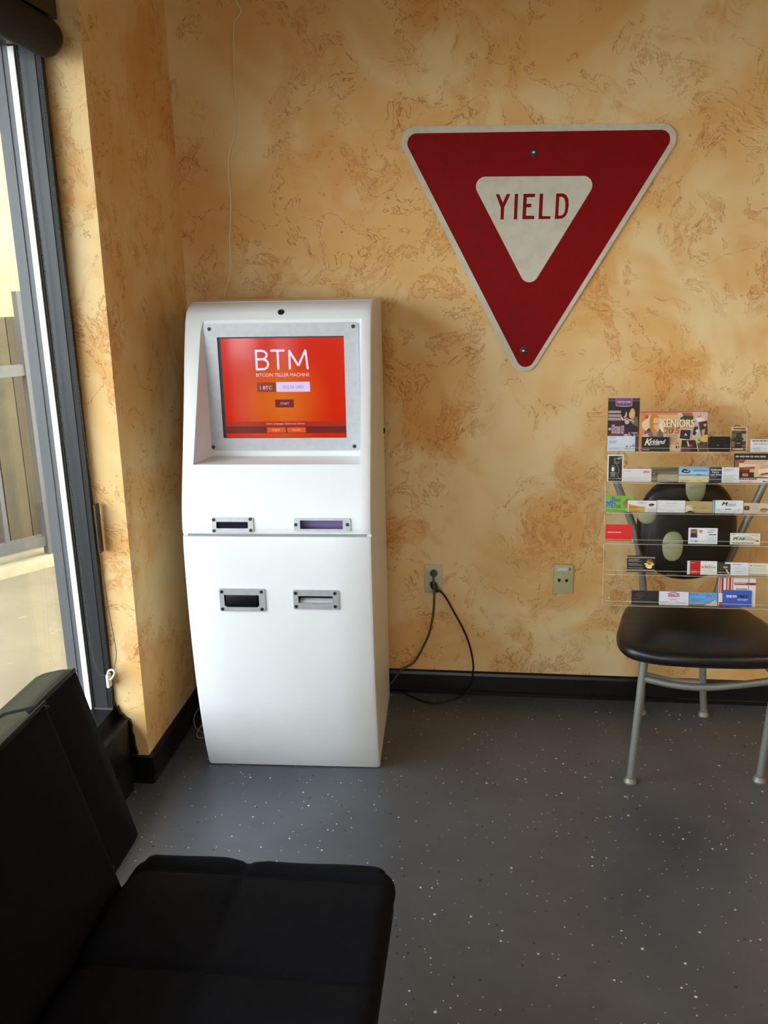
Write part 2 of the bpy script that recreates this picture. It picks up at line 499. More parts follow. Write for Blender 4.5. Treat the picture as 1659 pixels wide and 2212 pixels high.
# short side wall, its free end a little out of plumb
def yj(z): return 2.348 + 0.0125*z
V, F = [], []
zs = [0, 0.6, 1.2, 1.8, 2.45, CEIL]
for z in zs:
    V += [(LX, yj(z), z), (LX, WY, z), (-1.283, WY, z), (-1.283, yj(z), z)]
for i in range(len(zs)-1):
    for k in range(4):
        k2 = (k+1) % 4; F.append((i*4+k, i*4+k2, (i+1)*4+k2, (i+1)*4+k))
v2, f2 = boxes_vf([(-1.283, LX, WINY0-0.1, yj(2.5)-0.001, 2.47, CEIL), (-1.283, LX, FWY, WINY0-0.1, 0, CEIL)])
k = len(V); V += v2; F += [tuple(i+k for i in q) for q in f2]
o = mk('wall_left', V, F, M_WALL_L, None, (0, 0, 0)); o['kind'] = 'structure'

def baseboard(name, x0, x1, y0, y1):
    """moulded skirting: tall board with a small stepped top, along x or y"""
    o = struct(name, [(x0, x1, y0, y1, 0, 0.094)], M_BLACKPAINT); return o
# back baseboard with a rounded top edge
def moulding(name, path_axis, a0, a1, face, inward, segs):
    """profile (offset from wall, z) swept along an axis"""
    prof = [(0, 0), (0.016, 0), (0.016, 0.014), (0.012, 0.018), (0.012, 0.078), (0.008, 0.088), (0.004, 0.093), (0, 0.094)]
    V, F = [], []
    for a in (a0, a1):
        for off, z in prof:
            if path_axis == 'x': V.append((a, face+inward*off, z))
            else: V.append((face+inward*off, a, z))
    n = len(prof)
    for k in range(n): F.append((k, (k+1) % n, n+(k+1) % n, n+k))
    F.append(tuple(range(n))); F.append(tuple(range(n, 2*n)))
    o = mk(name, V, F, M_BLACKPAINT, None, (0, 0, 0)); o['kind'] = 'structure'; return o
moulding('baseboard_back', 'x', LX, RX, WY, -1, 1)
moulding('baseboard_left', 'y', 2.336, WY-0.012, LX, 1, 1)
moulding('baseboard_right', 'y', FWY, WY, RX, -1, 1)
v, f = boxes_vf([(-1.105, LX+0.012, 2.334, 2.349, 0, 0.094)])
o = mk('trim_1', v, f, M_BLACKPAINT, None, (0, 0, 0)); o['kind'] = 'structure'

# ------------------------------------------------------------------ left storefront window
FY = 2.348
win = empty('window_1', (-1.22, FY, 0), kind='structure')
def wpart(name, lst, m, parent=win, bevel=0):
    v, f = boxes_vf(lst); return mk(name, v, f, m, parent)
X_IN, X_A, X_B, X_C, X_D, X_E = -1.149, -1.165, -1.209, -1.216, -1.233, -1.281
def vertical_member(y0, y1, tagname):
    wpart(tagname, [(X_B, X_A, y0, y1, WINZ0, 2.42)], M_ALU_DARK)
# far jamb of the frame, stepped like the extrusion
wpart('shaded_return', [(X_A-0.001, X_IN, FY-0.012, FY+0.006, 0.06, 2.46)], M_GASKET)  # black colour stands in for the shadow gap and backlit inner face
wpart('frame_jamb', [(X_B, X_A, FY-0.014, FY+0.004, 0.26, 2.46)], M_ALU_DARK)
wpart('gasket', [(X_C, X_B, FY-0.017, FY+0.004, 0.26, 2.20)], M_GASKET)
wpart('glazing_stop', [(X_D, X_C, FY-0.022, FY+0.004, 0.26, 2.155)], M_ALU_WHITE)  # white colour stands in for direct skylight on this frame edge
wpart('outer_jamb', [(-1.249, X_D, FY-0.020, FY+0.004, 0.2, 2.2), (-1.262, -1.249, FY-0.023, FY+0.004, 0.2, 2.2), (X_E, -1.262, FY-0.020, FY+0.004, 0.2, 2.2)], M_ALU_OUT)
# head, sill, other members
wpart('frame_head', [(X_E, X_IN, WINY0, FY-0.014, 2.158, 2.24)], M_ALU_DARK)
wpart('frame_sill', [(X_E, X_IN, WINY0, FY-0.014, 0.225, 0.262)], M_BLACKPAINT)
wpart('sill_line', [(X_B, X_IN+0.001, FY-0.0195, FY-0.0135, 0.262, 0.2665)], M_ALU_OUT)
for yy in (0.75, -0.75, WINY0+0.03):
    wpart('mullion', [(X_E, X_IN, yy-0.025, yy+0.025, 0.26, 2.2)], M_ALU_DARK)
wpart('transom_panel', [(X_E, X_IN, WINY0, FY-0.014, 2.24, 2.47)], M_BLACKPAINT)
for a, b in ((0.775, FY-0.02), (-0.725, 0.725), (WINY0+0.05, -0.775)):
    wpart('glass_pane', [(-1.2245, -1.2185, a, b, 0.262, 2.162)], M_GLASS)
# painted curb under the window, with a ragged painted shoulder against the reveal
curb = wpart('curb', [(-1.283, -1.105, WINY0-0.1, FY-0.006, 0.0, 0.226), (-1.283, -1.092, WINY0-0.1, FY-0.05, 0.0, 0.10)], M_BLACKPAINT)
V = []; F = []
prof = [(-1.150, 0.10), (-1.150, 0.285), (-1.143, 0.262), (-1.138, 0.268), (-1.131, 0.243), (-1.122, 0.238), (-1.112, 0.226), (-1.103, 0.222), (-1.097, 0.200), (-1.098, 0.178), (-1.093, 0.160), (-1.092, 0.128), (-1.086, 0.10)]
for yy in (FY-0.008, FY+0.004):
    for x, z in prof: V.append((x, yy, z))
n = len(prof); F = [tuple(range(n)), tuple(range(n, 2*n))] + [(k, (k+1) % n, n+(k+1) % n, n+k) for k in range(n)]
mk('painted_shoulder', V, F, M_BLACKPAINT, win)

# unseen warm ceiling lamps, added to brighten and warm the walls
M_LAMP = bpy.data.materials.new('lamp_diffuser'); M_LAMP.use_nodes = True
_b = M_LAMP.node_tree.nodes['Principled BSDF']; _b.inputs['Emission Color'].default_value = (1.0, 0.83, 0.60, 1); _b.inputs['Emission Strength'].default_value = LAMP
for lx, ly, where in ((1.2, -1.9, 'just inside the entrance'), (2.7, 0.8, 'near the right wall'), (2.7, -1.2, 'in the corner by the entrance')):
    t = empty('added_ceiling_light', (lx, ly, CEIL-0.03), 'added round warm ceiling lamp '+where, 'added ceiling light', 'added ceiling lamps')
    lathe('trim_ring', Vector((lx, ly, CEIL+0.001)), Vector((0, 0, -1)), [(0.20, 0), (0.20, 0.02), (0.185, 0.03), (0.165, 0.03), (0.165, 0.012)], M_ALU_WHITE, t, 32)
    lathe('diffuser', Vector((lx, ly, CEIL-0.010)), Vector((0, 0, -1)), [(0.164, 0), (0.16, 0.018), (0.10, 0.03), (0.0, 0.034)], M_LAMP, t, 32)

# unseen glazed entrance behind the camera, added for frontal fill light
dr = empty('added_door_1', ((FDX0+FDX1)/2, FWY-0.06, 0), kind='structure')
dm = (FDX0+FDX1)/2
for b in ((FDX0, FDX0+0.05), (dm-0.05, dm+0.05), (FDX1-0.05, FDX1)): wpart('stile', [(b[0], b[1], FWY-0.09, FWY-0.03, 0.0, 2.25)], M_ALU_DARK, dr)
for a, b in ((FDX0+0.05, dm-0.05), (dm+0.05, FDX1-0.05)):
    wpart('bottom_rail', [(a, b, FWY-0.09, FWY-0.03, 0.0, 0.12)], M_ALU_DARK, dr)
    wpart('top_rail', [(a, b, FWY-0.09, FWY-0.03, 2.17, 2.25)], M_ALU_DARK, dr)
    wpart('glass_pane', [(a, b, FWY-0.064, FWY-0.056, 0.12, 2.17)], M_GLASS, dr)
tube('door_handle', [(dm-0.07, FWY-0.03, 0.9), (dm-0.07, FWY+0.03, 0.92), (dm-0.07, FWY+0.03, 1.18), (dm-0.07, FWY-0.03, 1.2)], 0.01, M_BRUSH, dr, 8, 5)

# ------------------------------------------------------------------ outside
def outdoor_mat(name, a, b, scale, streak=None):
    g = NT(name)
    n1 = g.noise(g.tc, scale, 6, 0.65, 0.6)
    col = g.mix(g.step(n1, 0.35, 0.68), rgb(*a), rgb(*b))
    if streak:
        n2 = g.noise(g.mapping(g.tc, sc=(1.0, 1.0, 0.25)), 5.0, 7, 0.65, 0.8)
        col = g.mix(g.math('MULTIPLY', g.step(n2, 0.60, 0.72), 0.85), col, rgb(*streak))
    g.link(col, g.b.inputs['Base Color']); g.b.inputs['Roughness'].default_value = 0.8
    g.bump(g.noise(g.tc, scale*6, 6, 0.6), 0.3, 0.01)
    return g.m
M_PATIO = outdoor_mat('patio_concrete', (112, 98, 72), (101, 89, 66), 2.2, (140, 130, 110))
M_STUCCO = outdoor_mat('cream_stucco', (178, 171, 108), (168, 158, 98), 3.0)
M_WOODF = [outdoor_mat('fence_wood_%d' % i, c, tuple(int(x*0.86) for x in c), 3.0) for i, c in enumerate(((74, 63, 40), (67, 56, 34), (79, 69, 45), (60, 50, 31)))]
M_RAIL = mat('grey_railing', rgb(82, 81, 80), 0.5, noise=0.1)
struct('patio_ground', [(-14, -1.3, -12, 14, -0.12, 0.0), (-1.3, 8, -14, FWY-0.12, -0.12, 0.0)], M_PATIO)
struct('added_sky_blocker', [(-2.35, -1.283, -3.4, 3.2, 2.62, 2.88)], M_STUCCO)  # unseen slab added to cut skylight on the window reveal
rp = on_z(115, 1206, 0.0)                       # foot of the railing post
rdir = Vector((-0.6, -0.8, 0)).normalized()     # runs back toward the camera side
rn = Vector((0.8, -0.6, 0))
rail = empty('railing', rp, 'grey metal railing standing outside the window', 'railing')
RU = rdir; RV = Vector((0, 0, 1))
def rbar(name, u0, u1, z0, z1, t=0.02): return obox(name, rp, RU, RV, rn, u0, u1, z0, z1, -t, t, M_RAIL, rail)
rbar('post', -0.035, 0.035, 0, 1.52, 0.03)
rbar('post', 2.0, 2.07, 0, 1.52, 0.03)
zt = (on_plane(72, 797, rp, rn)).z; zb_ = (on_plane(112, 1163, rp, rn)).z
rbar('top_rail', 0.035, 2.0, zt-0.03, zt+0.03)
rbar('bottom_rail', 0.035, 2.0, zb_-0.03, zb_+0.03)
for k in range(1, 8): rbar('baluster', k*0.25-0.011, k*0.25+0.011, zb_+0.03, zt-0.03, 0.011)
kerb = mk('kerb', *[[rp+rn*a+RU*b+RV*c for a, b, c in ((-0.14, -0.9, 0), (0.14, -0.9, 0), (0.14, 2.6, 0), (-0.14, 2.6, 0), (-0.12, -0.9, 0.04), (0.12, -0.9, 0.04), (0.12, 2.6, 0.04), (-0.12, 2.6, 0.04))], box_vf(0, 1, 0, 1, 0, 1)[1]], outdoor_mat('kerb_concrete', (150, 138, 108), (134, 120, 92), 5.0))
kerb['kind'] = 'structure'
# board fence behind the railing
fp = rp - rn*0.55
fence = empty('board_fence', fp, 'tan wooden board fence behind the grey metal railing', 'fence')
zf = on_plane(30, 684, fp, rn).z
u = -1.0; i = 0
while u < 2.6:
    w_ = 0.145
    obox('board', fp, RU, RV, rn, u, u+w_-0.006, 0.0, zf+0.0*i, -0.012-0.006*(i % 2), 0.012, M_WOODF[(i*7) % 4], fence)
    u += w_; i += 1
obox('fence_rail', fp, RU, RV, rn, -1.0, 2.6, 0.3, 0.39, -0.06, -0.02, M_WOODF[1], fence)
obox('fence_rail', fp, RU, RV, rn, -1.0, 2.6, zf-0.4, zf-0.31, -0.06, -0.02, M_WOODF[1], fence)
# sunlit stucco building beyond
sp = rp - rn*1.5
bld = empty('building', sp, 'bright cream stucco building beyond the board fence', 'building')
obox('stucco_wall', sp, RU, RV, rn, -2.0, 5.0, 0, 4.0, -0.3, 0.0, M_STUCCO, bld)

# ================================================================== KIOSK
KA = radians(2.4)
KU = Vector((cos(KA), sin(KA), 0)); KV = Vector((-sin(KA), cos(KA), 0))
KW = 0.574
KP = on_z(821, 1659, 0.0) - KU*KW
KH = 1.5
PROF = [(0, -0.004), (0.1, -0.036), (0.3, -0.074), (0.5, -0.094), (0.69, -0.1), (0.84, -0.096), (0.93, -0.080), (1.04, -0.044), (1.18, 0.002),
        (1.32, 0.045), (1.40, 0.072), (1.45, 0.092), (1.475, 0.112), (1.49, 0.140), (1.4985, 0.185)]
def kvp(z):
    if z <= PROF[0][0]: return PROF[0][1]
    for i in range(len(PROF)-1):
        if PROF[i][0] <= z <= PROF[i+1][0]:
            x0, y0 = PROF[i]; x1, y1 = PROF[i+1]; h = x1-x0
            m0 = (y1-PROF[i-1][1])/(x1-PROF[i-1][0]) if i > 0 else (y1-y0)/h
            m1 = (PROF[i+2][1]-y0)/(PROF[i+2][0]-x0) if i+2 < len(PROF) else (y1-y0)/h
            t = (z-x0)/h
            return (2*t**3-3*t*t+1)*y0+(t**3-2*t*t+t)*h*m0+(-2*t**3+3*t*t)*y1+(t**3-t*t)*h*m1
    return PROF[-1][1]
def K(u, v, z):
    k = max(0, z)/1.5
    uu = 0.003*k + u*(KW-0.010*k)/KW
    return KP + KU*uu + KV*v + Vector((0, 0, z))
def kpl(x, y, v):
    """pixel -> (u,z) on the vertical plane v"""
    p = on_plane(x, y, KP+KV*v, KV) - KP
    k = max(0, p.z)/1.5
    return ((p.dot(KU)-0.003*k)*KW/(KW-0.010*k), p.z)
def kpx(x, y):
    v = -0.08
    for _ in range(30):
        u, z = kpl(x, y, v); v = 0.5*v+0.5*kvp(z)
    return u, z
kiosk = empty('payment_kiosk', K(KW/2, 0.2, 0), 'tall white payment kiosk with a glowing orange touch screen', 'kiosk')
VB = 0.505           # depth of the back
VIN = 0.092          # plane of the screen bezel
Z_SEAM0, Z_SEAM1 = kpx(600, 1160.5)[1], kpx(600, 1154)[1]
Z_SM = (Z_SEAM0+Z_SEAM1)/2

def slot_rect(x0, y0, x1, y1):
    ym = (y0+y1)/2; xm = (x0+x1)/2
    u0 = kpx(x0, ym)[0]; u1 = kpx(x1, ym)[0]; z1 = kpx(xm, y0)[1]; z0 = kpx(xm, y1)[1]
    return u0, u1, z0, z1
S1o, S1i = slot_rect(458.5, 1117.5, 547.5, 1149), slot_rect(468, 1127, 536, 1141)
S2o, S2i = slot_rect(635.5, 1119, 757, 1147), slot_rect(648.5, 1124, 741, 1142.5)
S3o, S3i = slot_rect(475, 1271, 573.5, 1319.5), slot_rect(485.5, 1284.5, 560, 1308.5)
S4o, S4i = slot_rect(634, 1274, 732.5, 1315.5), slot_rect(645, 1287, 719, 1302)
hbl, hbr = kpx(417.5, 1005), kpx(778, 1002)
htl, htr = kpx(435, 692), kpx(781, 688)
HZ0 = (hbl[1]+hbr[1])/2; HZ1 = (htl[1]+htr[1])/2
def HL(z): t = (z-HZ0)/(HZ1-HZ0); return hbl[0]+(htl[0]-hbl[0])*t
def HR(z): t = (z-HZ0)/(HZ1-HZ0); return hbr[0]+(htr[0]-hbr[0])*t

def curved_panel(name, z0, z1, holes, m, recess=False, edge=0.010, capb=True, capt=True):
    """curved front skin with rounded side edges and rectangular openings"""
    zs = set([z0, z1]); n = int((z1-z0)/0.03)+1
    for i in range(n+1): zs.add(z0+(z1-z0)*i/n)
    for (a, b, c, d) in holes: zs.update((c, d))
    if recess: zs.update((HZ0, HZ1))
    if z1 > 1.4: zs.update([q[0] for q in PROF if q[0] > 1.4 and q[0] <= z1])
    zs = sorted(zs)
    us = [(0, 'c')] ; ul = [0.0, 0.002, edge]
    ur = [KW-edge, KW-0.002, KW]
    mids = sorted(set([a for h in holes for a in h[:2]]))
    V, F, idx = [], [], {}
    def col_list(z):
        c = list(ul)
        if recess: c += [HL(min(max(z, HZ0), HZ1))]
        c += mids
        if recess: c += [HR(min(max(z, HZ0), HZ1))]
        return c+ur
    offs = lambda j, N: {0: 0.012, 1: 0.004}.get(j, {N-1: 0.012, N-2: 0.004}.get(j, 0.0))
    N = len(col_list(z0))
    for i, z in enumerate(zs):
        c = col_list(z)
        vf = kvp(z)
        e = 0.0
        if capb and z < z0+0.004: e = 0.003
        if capt and z > z1-0.004: e = 0.003
        for j, u in enumerate(c):
            idx[(i, j)] = len(V); V.append(K(u, vf+offs(j, N)+e, z))
    for i in range(len(zs)-1):
        zm = (zs[i]+zs[i+1])/2; c = col_list(zm)
        for j in range(N-1):
            um = (c[j]+c[j+1])/2
            if any(h[0] < um < h[1] and h[2] < zm < h[3] for h in holes): continue
            if recess and HZ0 < zm < HZ1 and HL(zm) < um < HR(zm): continue
            F.append((idx[(i, j)], idx[(i, j+1)], idx[(i+1, j+1)], idx[(i+1, j)]))
    # return flanges so the skin has thickness
    def flange(keys, dv, dz=0):
        base = [V[idx[k]] for k in keys]; s = len(V)
        for p in base: V.append(p + KV*dv + Vector((0, 0, dz)))
        for q in range(len(keys)-1): F.append((idx[keys[q]], idx[keys[q+1]], s+q+1, s+q))
    flange([(0, j) for j in range(N)], 0.02); 
    flange([(i, 0) for i in range(len(zs))], 0.014); flange([(i, N-1) for i in range(len(zs))], 0.014)
    flange([(len(zs)-1, j) for j in range(N)], 0.02)
    return mk(name, V, F, m, kiosk, smooth=28)
upper = curved_panel('upper_panel', Z_SEAM1, 1.4985, [S1i, S2i], M_WHITE, recess=True)
lower = curved_panel('lower_door', 0.004, Z_SEAM0, [S3i, S4i], M_WHITE)
# recess walls around the screen
uL = kpl(440, 700, VIN)[0]; uR = kpl(776.5, 700, VIN)[0]
zB = kpl(600, 985, VIN)[1]
V, F = [], []
n = 12
for i in range(n+1):
    t = i/n; z = HZ0+(HZ1-HZ0)*t; zi = zB+(HZ1-zB)*t
    V += [K(HL(z), kvp(z), z), K(uL, VIN, zi), K(uR, VIN, zi), K(HR(z), kvp(z), z)]
for i in range(n):
    a, b = i*4, (i+1)*4
    F += [(a, a+1, b+1, b), (a+2, a+3, b+3, b+2)]
F += [(0, 3, 2, 1), (n*4, n*4+1, n*4+2, n*4+3)]
mk('screen_recess', V, F, M_WHITE, kiosk)

# side panels, top, back
def side_panel(name, u0, u1):
    zs = [0.004]+[0.05*i for i in range(1, 29)]+[1.42, 1.44, 1.46, 1.47, 1.48, 1.488, 1.494]
    V, F = [], []
    for u in (u0, u1):
        for z in zs: V.append(K(u, kvp(z)+0.0145, z))
        V.append(K(u, 0.21, 1.4985))
        V.append(K(u, VB, 1.4985)); V.append(K(u, VB, 0.004))
    n = len(V)//2
    F = [tuple(range(n)), tuple(range(n, 2*n))]+[(k, (k+1) % n, n+(k+1) % n, n+k) for k in range(n)]
    return mk(name, V, F, M_WHITE, kiosk)
sidel = side_panel('side_panel', 0.0008, 0.014)
sider = side_panel('side_panel', KW-0.014, KW-0.0008)
V = [K(0.002, 0.184, 1.4984), K(KW-0.002, 0.184, 1.4984), K(KW-0.002, VB, 1.5), K(0.002, VB, 1.5), K(0.002, 0.184, 1.488), K(KW-0.002, 0.184, 1.488), K(KW-0.002, VB, 1.488), K(0.002, VB, 1.488)]
mk('top_cover', V, box_vf(0, 1, 0, 1, 0, 1)[1], M_WHITE, kiosk)
V = [K(0.012, VB-0.012, 0.004), K(KW-0.012, VB-0.012, 0.004), K(KW-0.012, VB, 0.004), K(0.012, VB, 0.004), K(0.012, VB-0.012, 1.49), K(KW-0.012, VB-0.012, 1.49), K(KW-0.012, VB, 1.49), K(0.012, VB, 1.49)]
mk('back_panel', V, box_vf(0, 1, 0, 1, 0, 1)[1], M_WHITE, kiosk)
V = [K(u, v, z) for z in (0, 0.03) for u, v in ((0.012, 0.02), (KW-0.012, 0.02), (KW-0.012, VB-0.01), (0.012, VB-0.01))]
mk('plinth', V, [(0, 3, 2, 1), (4, 5, 6, 7), (0, 1, 5, 4), (1, 2, 6, 5), (2, 3, 7, 6), (3, 0, 4, 7)], M_DARK, kiosk)
V = [K(u, kvp(Z_SM)+0.016+dv, z) for z in (Z_SM-0.012, Z_SM+0.010) for u, dv in ((0.0025, 0), (KW-0.0025, 0), (KW-0.0025, 0.02), (0.0025, 0.02))]
mk('seam_shade', V, [(0, 3, 2, 1), (4, 5, 6, 7), (0, 1, 5, 4), (1, 2, 6, 5), (2, 3, 7, 6), (3, 0, 4, 7)], mat('seam_shade_grey', rgb(158, 160, 162), 0.5), kiosk)  # grey colour stands in for the shadow inside the seam gap

# bezel and screen
KN = -KV; ZU = Vector((0, 0, 1))
bx0, bz1 = kpl(442.5, 700, VIN-0.004); bx1 = kpl(772.5, 698, VIN-0.004)[0]
bz0 = kpl(610, 973, VIN-0.004)[1]; bx0 = (bx0+kpl(454, 974, VIN-0.004)[0])/2
sx0 = (kpl(472.5, 729, VIN-0.004)[0]+kpl(479, 947, VIN-0.004)[0])/2; sx1 = (kpl(743.5, 725, VIN-0.004)[0]+kpl(747.5, 945, VIN-0.004)[0])/2
sz1 = kpl(608, 727, VIN-0.004)[1]; sz0 = kpl(612, 946, VIN-0.004)[1]
def kshift(u): return u+0.0024-0.008*u/KW
rr = rrect(kshift(bx0), kshift(bx1), bz0, bz1, 0.010)
plate('recess_back', [(kshift(uL)-0.003, zB-0.002), (kshift(uR)+0.003, zB-0.002), (kshift(uR)+0.003, HZ1), (kshift(uL)-0.003, HZ1)], [[(kshift(sx0)-0.001, sz0-0.001), (kshift(sx1)+0.001, sz0-0.001), (kshift(sx1)+0.001, sz1+0.001), (kshift(sx0)-0.001, sz1+0.001)]], KP+KV*(VIN+0.003), KU, ZU, KN, 0.003, M_WHITE, kiosk)
bez = plate('screen_bezel', rr, [[(kshift(sx0), sz0), (kshift(sx1), sz0), (kshift(sx1), sz1), (kshift(sx0), sz1)]], KP+KV*VIN, KU, ZU, KN, 0.004, M_BRUSH, kiosk)
def kscrew(O, N, r, parent, m=M_SCREW): return lathe('screw', O, N, [(r, 0), (r, 0.0012), (r*0.8, 0.002), (r*0.45, 0.002), (r*0.4, 0.0012)], m, parent, 14)
for x, y in ((452, 711), (762, 705), (461, 966), (766, 964)):
    u, z = kpl(x, y, VIN-0.004); kscrew(KP+KU*kshift(u)+KV*(VIN-0.004)+ZU*z, KN, 0.0056, bez)
# screen glass: black border panel and the lit picture
obox('screen_border', KP+KV*VIN, KU, ZU, KN, kshift(sx0)-0.002, kshift(sx1)+0.002, sz0-0.002, sz1+0.002, -0.02, -0.0012, M_BLACKPL, kiosk)
px0 = (kpl(480, 731, VIN+0.001)[0]+kpl(486.5, 945, VIN+0.001)[0])/2; px1 = kpl(745, 830, VIN+0.001)[0]
pz1 = kpl(608, 730, VIN+0.001)[1]; pz0 = kpl(612, 944.5, VIN+0.001)[1]
g = NT('screen_picture')
tcg = g.t.nodes.new('ShaderNodeTexCoord').outputs['Generated']
cc = g.vmath('SUBTRACT', tcg, (0.47, 0.5, 0.36)); cc = g.vmath('MULTIPLY', cc, (1.35, 0.0, 1.0))
ln = g.t.nodes.new('ShaderNodeVectorMath'); ln.operation = 'LENGTH'; g.link(cc, ln.inputs[0])
colr = g.mix(g.step(ln.outputs['Value'], 0.0, 0.62), rgb(214, 104, 4), rgb(208, 30, 2))
g.link(colr, g.b.inputs['Emission Color']); g.b.inputs['Emission Strength'].default_value = 0.95
g.b.inputs['Base Color'].default_value = (0.02, 0.004, 0.002, 1); g.b.inputs['Roughness'].default_value = 0.1
PW, PH = kshift(px1)-kshift(px0), pz1-pz0
PO = KP+KU*kshift(px0)+KV*(VIN+0.0010)+ZU*pz0
scr = obox('screen', PO, KU, ZU, KN, 0, PW, 0, PH, -0.002, 0.0, g.m, kiosk)
P = Print(PO, KU, ZU, KN, PW, PH, glow, 0.0002, 0.00003)
def sc(x, y):   # screen crop pixel (upscaled view) -> 0..1
    return ((x-205)/(1403-205), 1-(y-140)/(1130-140))
WHT = (246, 226, 250)
def stroke(pts, wd=0.0175, c=WHT): P.line([sc(*p) for p in pts], wd, c)
# BTM in thin strokes
stroke([(545, 256), (545, 447)])
stroke([(536, 262), (600, 262), (635, 272), (650, 300), (640, 330), (612, 345), (545, 347)])
stroke([(612, 346), (645, 358), (660, 388), (652, 422), (622, 442), (536, 445)])
stroke([(686, 262), (825, 262)]); stroke([(757, 262), (757, 448)])
stroke([(870, 447), (872, 258)]); stroke([(868, 262), (955, 412), (1030, 256)]); stroke([(1028, 256), (1045, 447)])
def st(s, x0, y0, x1, y1, c, bold=0.0):
    a = sc(x0, y1); b = sc(x1, y0); P.text(s, a[0], a[1], b[0], b[1], c, bold=bold)
def sr(x0, y0, x1, y1, c):
    a = sc(x0, y1); b = sc(x1, y0); P.rect(a[0], a[1], b[0], b[1], c)
st('BITCOIN TELLER MACHINE', 535, 484, 1058, 518, (250, 205, 215))
sr(540, 576, 726, 670, (140, 52, 16)); st('1 BTC', 567, 610, 682, 645, (250, 226, 240))
sr(728, 571, 1060, 669, (226, 208, 250)); st('252.55 USD', 792, 606, 996, 637, (140, 116, 140))
sr(710, 746, 894, 826, (112, 16, 24)); st('START', 761, 774, 845, 799, (226, 190, 200))
sr(205, 968, 1403, 1018, (172, 38, 14)); sr(205, 1018, 1403, 1088, (110, 26, 22))
st('Select Language / Selecciona Idioma', 612, 980, 992, 1004, (232, 190, 186))
sr(614, 1028, 801, 1082, (224, 86, 22)); sr(816, 1028, 1003, 1082, (224, 86, 22))
st('English', 670, 1043, 745, 1068, (250, 190, 150)); st('Español', 868, 1043, 948, 1068, (250, 190, 150))
P.done('screen_text', scr)
# camera lens
u, z = kpx(607, 674)
def kframe(u, z):
    T = (K(u, kvp(z+0.004), z+0.004)-K(u, kvp(z-0.004), z-0.004)).normalized()
    N = KU.cross(T).normalized()
    if N.dot(KV) > 0: N = -N
    return K(u, kvp(z), z), T, N
O, T, N = kframe(u, z)
lens = lathe('camera_lens', O, N, [(0.0098, -0.002), (0.0098, 0.0012), (0.0088, 0.0016), (0.0084, 0.0012), (0.004, 0.0016)], M_SCREW, kiosk, 20)
# service slots
def slot(name, So, Si, screws, depth, mats_in):
    uc, zc = (So[0]+So[1])/2, (So[2]+So[3])/2
    O, T, N = kframe(uc, zc)
    def loc2(u, z): return ((kshift_z(u, z)-kshift_z(uc, z)), (z-zc)/max(0.2, T.z))
    a = [loc2(So[0], So[2]), loc2(So[1], So[3])]; b = [loc2(Si[0], Si[2]), loc2(Si[1], Si[3])]
    fr = plate(name, rrect(a[0][0], a[1][0], a[0][1], a[1][1], 0.005, 4), [[(b[0][0], b[0][1]), (b[1][0], b[0][1]), (b[1][0], b[1][1]), (b[0][0], b[1][1])]], O, KU, T, N, 0.004, M_BRUSH, kiosk)
    for (x, y) in screws:
        uu, zz = kpx(x, y); q = loc2(uu, zz)
        kscrew(O+KU*q[0]+T*q[1]+N*0.004, N, 0.0052, fr)
    # pocket behind the opening
    e = 0.0015
    x0, y0 = b[0][0]-e, b[0][1]-e; x1, y1 = b[1][0]+e, b[1][1]+e
    q = lambda x, y, d: O+KU*x+T*y-N*d
    V = [q(x0, y0, -0.0005), q(x1, y0, -0.0005), q(x1, y1, -0.0005), q(x0, y1, -0.0005), q(x0, y0, depth), q(x1, y0, depth), q(x1, y1, depth), q(x0, y1, depth)]
    pk = mk('slot_pocket', V, [(0, 1, 5, 4), (1, 2, 6, 5), (2, 3, 7, 6), (3, 0, 4, 7), (4, 5, 6, 7)], None, fr, mats=mats_in, fmat=[0, 1, 1, 1, 2 if len(mats_in) > 2 else 1])
    return fr, O, T, N, (x0, x1, y0, y1)
def kshift_z(u, z):
    k = z/1.5; return 0.003*k+u*(KW-0.010*k)/KW
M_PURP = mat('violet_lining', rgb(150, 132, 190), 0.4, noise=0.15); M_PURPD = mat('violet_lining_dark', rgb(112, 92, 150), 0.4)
M_WIN = mat('white_lining', rgb(225, 228, 232), 0.4)
f1, O1, T1, N1, r1 = slot('scanner_frame', S1o, S1i, [(462.3, 1122.4), (541.2, 1121), (463.2, 1146.3), (542.3, 1145.3)], 0.02, [M_DARK, M_DARK])
obox('scanner_window', O1, KU, T1, N1, r1[0], r1[1], r1[2], r1[3], -0.012, -0.006, mat('scanner_glass', rgb(12, 13, 26), 0.4, spec=0.12), kiosk)
f2, O2, T2, N2, r2 = slot('bill_slot_frame', S2o, S2i, [(639.3, 1133), (750.5, 1133)], 0.03, [M_PURP, M_PURPD])
f3, O3, T3, N3, r3 = slot('card_slot_frame', S3o, S3i, [(479.5, 1277.2), (564.8, 1277.7), (481.7, 1314.2), (566.6, 1314.8)], 0.03, [M_DARK, M_DARK])
mth = obox('slot_mouth', O3, KU, T3, N3, r3[0]+0.006, r3[1]-0.005, r3[2]-0.002, r3[3]-0.001, -0.02, 0.0055, mat('slot_black', rgb(14, 14, 16), 0.4, spec=0.2), kiosk, 0.003)
f4, O4, T4, N4, r4 = slot('receipt_slot_frame', S4o, S4i, [(638.7, 1280.3), (723.5, 1280.8), (640.2, 1308.9), (724.6, 1309.2)], 0.035, [M_WIN, M_DARK])
V = [O4+KU*x+T4*y-N4*d for d, y in ((0.003, r4[2]+0.0002), (0.022, r4[2]+0.008), (0.022, r4[2]+0.0002)) for x in (r4[0]+0.004, r4[1]-0.001)]
mk('receipt_chute', V, [(0, 1, 3, 2), (2, 3, 5, 4), (4, 5, 1, 0), (0, 2, 4), (1, 5, 3)], M_WIN, kiosk)
